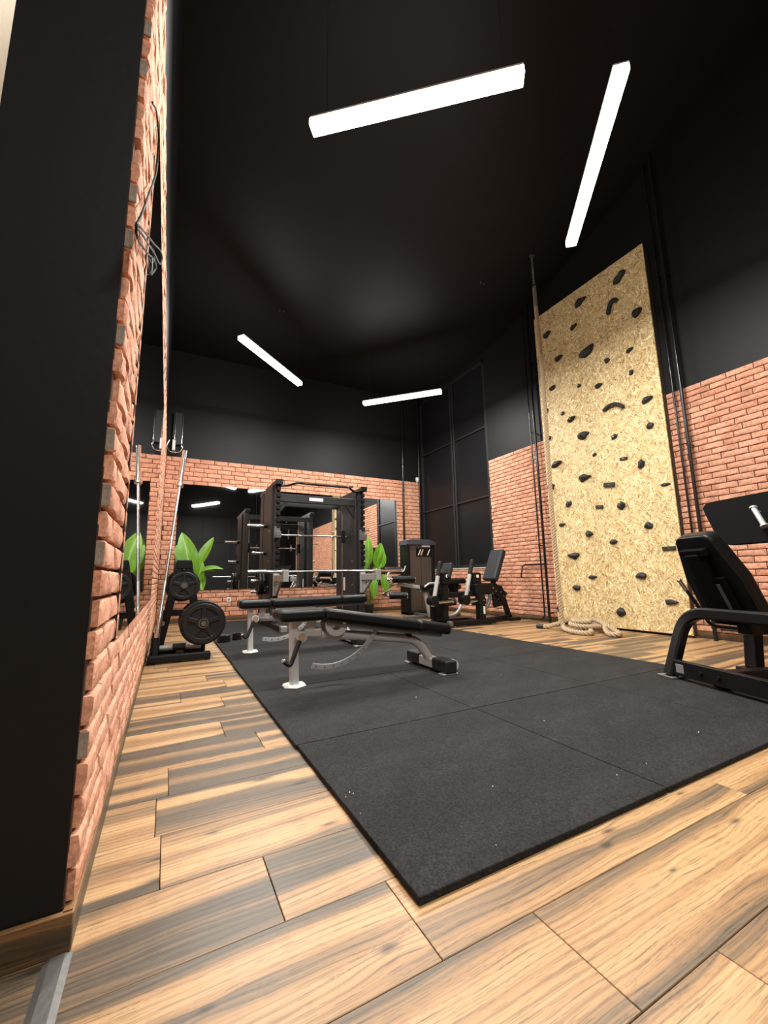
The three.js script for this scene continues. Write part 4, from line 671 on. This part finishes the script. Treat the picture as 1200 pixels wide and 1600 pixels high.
  part('upper_handle', tube([V(3.30, 0.84, -6.35), V(3.72, 0.835, -6.35), V(3.76, 0.93, -6.35)], 0.011, 0.02, 8), gm, o);
}
{ // plate-loaded leg machine with backrest and two levers
  const o = thing('leg_extension_machine', 'black plate-loaded leg machine with a tall backrest and two grey levers', 'gym machine', [4.3, 0, -5.15]), m = M.machineBlack, Z = -5.15;
  const fb = part('front_bar', [rbox(3.72, 4.54, 0.012, 0.085, -5.05, -4.97, 0.01)], m, o); part('end_cap', [rbox(3.66, 3.73, 0.01, 0.09, -5.055, -4.965, 0.02, 2)], M.grayPaint, fb);
  for (const x of [3.78, 4.50]) part('levelling_foot', cyl(V(x, 0, -5.01), V(x, 0.014, -5.01), 0.024, 12), M.chrome, fb);
  part('base_beam', [bar(V(4.30, 0.055, -5.0), V(5.16, 0.05, -5.30), 0.07, 0.08, V(0, 1, 0), 0.01), rbox(3.62, 4.40, 0.015, 0.08, -5.42, -5.35, 0.01), rbox(4.27, 4.35, 0.015, 0.08, -5.40, -5.0, 0.01)], m, o);
  part('rear_foot', rbox(4.98, 5.22, 0.0, 0.05, -5.50, -5.12, 0.012), m, o);
  part('main_column', [rbox(4.255, 4.375, 0.06, 0.46, -5.10, -5.0, 0.01)], m, o); part('column_label', box(4.325, 4.36, 0.16, 0.27, -5.0, -4.998), M.white, o, 'white sticker');
  part('rear_strut', [bar(V(4.86, 0.56, Z - 0.05), V(5.10, 0.05, Z - 0.12), 0.07, 0.07, V(0, 0, 1), 0.01), bar(V(4.66, 0.34, Z), V(4.92, 0.36, Z - 0.04), 0.22, 0.05, V(0, 0, 1), 0.02)], m, o);
  part('adjuster_plate', [bar(V(4.62, 0.58, Z + 0.03), V(4.90, 0.38, Z + 0.03), 0.16, 0.02, V(0, 0, 1), 0.006)], m, o); for (const [x, y] of [[4.64, 0.54], [4.70, 0.49], [4.80, 0.47], [4.86, 0.40], [4.74, 0.36]]) part('bolt', cyl(V(x, y, Z + 0.038), V(x, y, Z + 0.048), 0.011, 10), M.chrome, o);
  part('curved_brace', tube([V(4.37, 0.20, Z + 0.09), V(4.46, 0.26, Z + 0.09), V(4.53, 0.36, Z + 0.08), V(4.52, 0.48, Z + 0.08)], 0.026, 0.07, 10), M.grayPaint, o);
  part('frame_body', [rbox(4.24, 4.58, 0.44, 0.62, -5.22, -5.04, 0.03, 2), rbox(3.62, 3.78, 0.09, 0.55, -5.42, -5.32, 0.01), bar(V(3.70, 0.44, -5.36), V(4.30, 0.46, -5.16), 0.09, 0.08, V(0, 1, 0), 0.01)], m, o);
  const bp = part('backrest', new RoundedBoxGeometry(0.10, 0.54, 0.30, 4, 0.032).rotateZ(-0.42).translate(4.75, 0.90, Z - 0.02), M.leatherGray, o, 'charcoal padded backrest'); part('backrest_post', [bar(V(4.68, 0.56, Z - 0.02), V(4.86, 0.96, Z - 0.02), 0.05, 0.07, V(0, 0, 1))], m, bp);
  part('seat', new RoundedBoxGeometry(0.34, 0.08, 0.30, 3, 0.03).translate(4.10, 0.655, Z - 0.30), M.leather, o, 'black seat pad'); part('seat_post', [cyl(V(4.12, 0.42, Z - 0.30), V(4.11, 0.62, Z - 0.30), 0.06, 14, 0.10)], m, o);
  for (const [x, y, xt, yt] of [[3.50, 0.30, 3.655, 0.935], [4.085, 0.29, 4.275, 0.965]]) {
    const a = V(x, y, Z), b = V(xt, yt, Z), h = a.clone().lerp(b, 0.70); const lv = part('lever', [cyl(a, h, 0.030, 16)], M.silverPaint, o, 'grey steel lever'); part('hand_grip', [cyl(h, b, 0.034, 16), new THREE.SphereGeometry(0.034, 14, 8).translate(b.x, b.y, b.z)], M.grip, lv, 'black rubber grip');
    part('lever_hub', [cyl(V(x + 0.02, y + 0.08, Z - 0.09), V(x + 0.02, y + 0.08, Z + 0.045), 0.075, 22)], m, o);
    part('weight_horn', [cyl(V(x + 0.06, y + 0.055, Z + 0.06), V(x + 0.27, y + 0.075, Z + 0.12), 0.022, 14), cyl(V(x + 0.26, y + 0.074, Z + 0.117), V(x + 0.275, y + 0.0755, Z + 0.121), 0.034, 14)], M.chrome, o, 'chrome weight horn');
    const kx = x + 0.25, ky = y + 0.41; const blk = part('knee_block', rbox(kx - 0.09, kx + 0.08, ky - 0.10, ky + 0.09, Z - 0.06, Z + 0.05, 0.03, 2), m, o); part('round_badge', cyl(V(kx - 0.01, ky + 0.03, Z + 0.049), V(kx - 0.01, ky + 0.03, Z + 0.056), 0.026, 20), M.white, blk, 'round white badge');
    part('foam_stop', cyl(V(x + 0.20, y + 0.04, Z - 0.05), V(x + 0.42, y + 0.05, Z - 0.02), 0.055, 18), M.grip, o);
  }
  part('knee_pad', new RoundedBoxGeometry(0.07, 0.24, 0.22, 3, 0.026).rotateZ(-0.32).translate(3.80, 0.82, Z - 0.03), M.leatherGray, o, 'grey padded knee rest');
  part('knee_post', [bar(V(3.72, 0.10, Z - 0.02), V(3.74, 0.70, Z - 0.02), 0.09, 0.08, V(0, 0, 1), 0.01)], m, o);
}
{ // ---- leg press at the right
  const O = V(3.17, 0, -1.72), a = V(0.948, 0, 0.318), t = V(-0.318, 0, 0.948), P = (u, v, y) => O.clone().addScaledVector(a, u).addScaledVector(t, v).add(V(0, y, 0)), m = M.machineBlack, C = 0.22;
  const o = thing('leg_press', 'black leg press machine with reclined backrest and wide foot plate', 'gym machine', [3.5, 0, -1.4]);
  const U = V(0, 1, 0);
  part('rear_arch', sweep(samples(bent([P(-0.02, -0.015, MAT_T + 0.012), P(0.13, 0.02, 0.462), P(0.13, 0.74, 0.462), P(-0.02, 0.80, MAT_T + 0.012)], 0.17), 12), rectProf(0.072, 0.075, 0.012), a), m, o);
  const beam = part('floor_beam', bar(P(-0.01, 0.03, MAT_T + 0.075), P(-0.01, 0.78, MAT_T + 0.075), 0.05, 0.10, U, 0.004), m, o);
  for (const v of [0.24, 0.36]) part('bolt', cyl(P(-0.036, v, MAT_T + 0.075), P(-0.05, v, MAT_T + 0.075), 0.014, 6), M.machineBlack, beam);
  part('maker_sticker', bar(P(-0.0365, 0.055, MAT_T + 0.075), P(-0.0365, 0.115, MAT_T + 0.075), 0.002, 0.055, U, 0.0008), M.aluminium, beam, 'silver sticker');
  for (const v of [-0.015, 0.80]) part('foot_plate', bar(P(-0.07, v, MAT_T + 0.006), P(0.06, v, MAT_T + 0.006), 0.13, 0.012, U, 0.003), M.grayPaint, o);
  part('long_beam', bar(P(0.0, C + 0.1, 0.075), P(1.75, C + 0.1, 0.075), 0.09, 0.10, U, 0.01), m, o); part('front_foot', bar(P(1.70, -0.25, 0.045), P(1.70, 0.75, 0.045), 0.08, 0.09, U, 0.01), m, o);
  part('side_post', [bar(P(0.78, -0.10, 0.02), P(0.78, -0.06, 0.46), 0.09, 0.08, a, 0.01), bar(P(0.70, -0.10, 0.012), P(0.86, -0.10, 0.012), 0.16, 0.024, U, 0.004)], m, o); part('cross_tube', bar(P(0.78, -0.10, 0.42), P(0.78, 0.55, 0.42), 0.08, 0.08, U, 0.01), m, o);
  // reclined backrest: narrow rounded head, wider seat end
  const top = P(0.10, C - 0.015, 0.985), bot = P(0.34, C, 0.43), dir = bot.clone().sub(top).normalize(), L = top.distanceTo(bot), nrm = new THREE.Vector3().crossVectors(t, dir).normalize();
  const s = new THREE.Shape(); const w0 = 0.125, w1 = 0.19, r = 0.055; s.moveTo(-w0 + r, 0); s.lineTo(w0 - r, 0); s.quadraticCurveTo(w0, 0, w0 + 0.005, r); s.lineTo(w1, L * 0.5); s.lineTo(w1, L - 0.03); s.quadraticCurveTo(w1, L, w1 - 0.03, L); s.lineTo(-w1 + 0.03, L); s.quadraticCurveTo(-w1, L, -w1, L - 0.03); s.lineTo(-w1, L * 0.5); s.lineTo(-w0 - 0.005, r); s.quadraticCurveTo(-w0, 0, -w0 + r, 0);
  const lay = (g) => g.applyMatrix4(new THREE.Matrix4().makeBasis(t, dir, nrm).setPosition(top));
  part('backrest', lay(new THREE.ExtrudeGeometry(s, { depth: 0.055, bevelEnabled: true, bevelThickness: 0.02, bevelSize: 0.015, bevelSegments: 4, curveSegments: 8 }).translate(0, 0, -0.03)), M.leather, o, 'black padded backrest seen from behind');
  const bb = part('backrest_frame', [lay(rbox(-0.05, 0.05, 0.10, L - 0.02, -0.12, -0.05, 0.006)), lay(rbox(-0.09, 0.09, 0.07, 0.12, -0.10, -0.045, 0.006)), lay(rbox(-0.11, 0.11, 0.28, 0.62, -0.085, -0.045, 0.006))], M.footBoard, o); part('cover_plate', lay(rbox(-0.075, 0.075, 0.32, 0.50, -0.09, -0.084, 0.002)), M.grayPaint, bb, 'dark grey cover plate');
  part('seat_pad', new RoundedBoxGeometry(0.34, 0.09, 0.42, 3, 0.03).rotateY(-Math.atan2(a.z, a.x)).translate(P(0.58, C, 0).x, 0.44, P(0.58, C, 0).z), M.leather, o); part('seat_support', bar(P(0.36, C, 0.36), P(0.80, C, 0.36), 0.10, 0.08, U, 0.01), m, o);
  part('seat_column', bar(P(0.62, C + 0.08, 0.10), P(0.60, C + 0.05, 0.34), 0.1, 0.1, a, 0.01), m, o);
  // foot plate
  const fp = P(0.70, C, 1.115), fu = V(0, 0.93, 0).addScaledVector(a, 0.30).normalize(), fn = new THREE.Vector3().crossVectors(t, fu).normalize(), f = new THREE.Shape(), R = 0.10, q = [[-0.53, 0.19], [0.53, 0.19], [0.30, -0.19], [-0.30, -0.19]];
  const corner = (i) => { const A = new THREE.Vector2(...q[(i + 3) % 4]), B = new THREE.Vector2(...q[i]), D = new THREE.Vector2(...q[(i + 1) % 4]); return [B.clone().add(A.sub(B).normalize().multiplyScalar(R)), B, B.clone().add(D.sub(B).normalize().multiplyScalar(R))]; };
  for (let i = 0; i < 4; i++) { const [A, B, D] = corner(i); if (i) f.lineTo(A.x, A.y); else f.moveTo(A.x, A.y); f.quadraticCurveTo(B.x, B.y, D.x, D.y); } f.closePath();
  const layF = (g) => g.applyMatrix4(new THREE.Matrix4().makeBasis(t, fu, fn).setPosition(fp));
  part('foot_plate_board', layF(new THREE.ExtrudeGeometry(f, { depth: 0.02, bevelEnabled: true, bevelThickness: 0.004, bevelSize: 0.004, bevelSegments: 2, curveSegments: 8 })), M.footBoard, o, 'wide black foot plate');
  const HX = -0.04;
  part('plate_handle', [layF(cyl(V(HX, 0.05, 0.075), V(HX + 0.085, -0.09, 0.075), 0.017, 14)), layF(cyl(V(HX, 0.05, 0.075), V(HX - 0.003, 0.06, 0.075), 0.024, 14)), layF(cyl(V(HX + 0.085, -0.09, 0.075), V(HX + 0.090, -0.10, 0.075), 0.024, 14)), layF(cyl(V(HX + 0.003, 0.038, 0.075), V(HX + 0.003, 0.038, 0.015), 0.008, 8)), layF(cyl(V(HX + 0.078, -0.078, 0.075), V(HX + 0.078, -0.078, 0.015), 0.008, 8))], M.alloy, o, 'grey metal handle');
  for (const v of [C - 0.02, C + 0.16]) part('sled_rail', cyl(P(1.0, v, 0.32), P(1.75, v, 1.5), 0.03, 14), M.chrome, o);
  part('sled_carriage', bar(P(0.86, C + 0.07, 1.10), P(1.42, C + 0.07, 1.0), 0.2, 0.10, U, 0.01), m, o); part('rail_head', bar(P(1.75, C - 0.08, 1.5), P(1.75, C + 0.22, 1.5), 0.09, 0.09, U, 0.01), m, o); part('head_post', bar(P(1.72, C + 0.07, 0.1), P(1.76, C + 0.07, 1.5), 0.09, 0.08, a, 0.01), m, o);
  const sl = part('safety_lever', tube([P(0.30, -0.16, 0.66), P(0.36, -0.12, 0.52), P(0.45, -0.10, 0.34), P(0.78, -0.08, 0.30)], 0.013, 0.05, 10), m, o); part('lever_tip', [cyl(P(0.295, -0.163, 0.672), P(0.325, -0.145, 0.60), 0.016, 12), new THREE.SphereGeometry(0.019, 12, 8).translate(P(0.294, -0.164, 0.675).x, 0.675, P(0.294, -0.164, 0.675).z)], M.chrome, sl, 'chrome lever tip');
}
scene.traverse((m) => { if (m.isMesh) { m.castShadow = true; m.receiveShadow = true; } });
renderer.render(scene, camera);
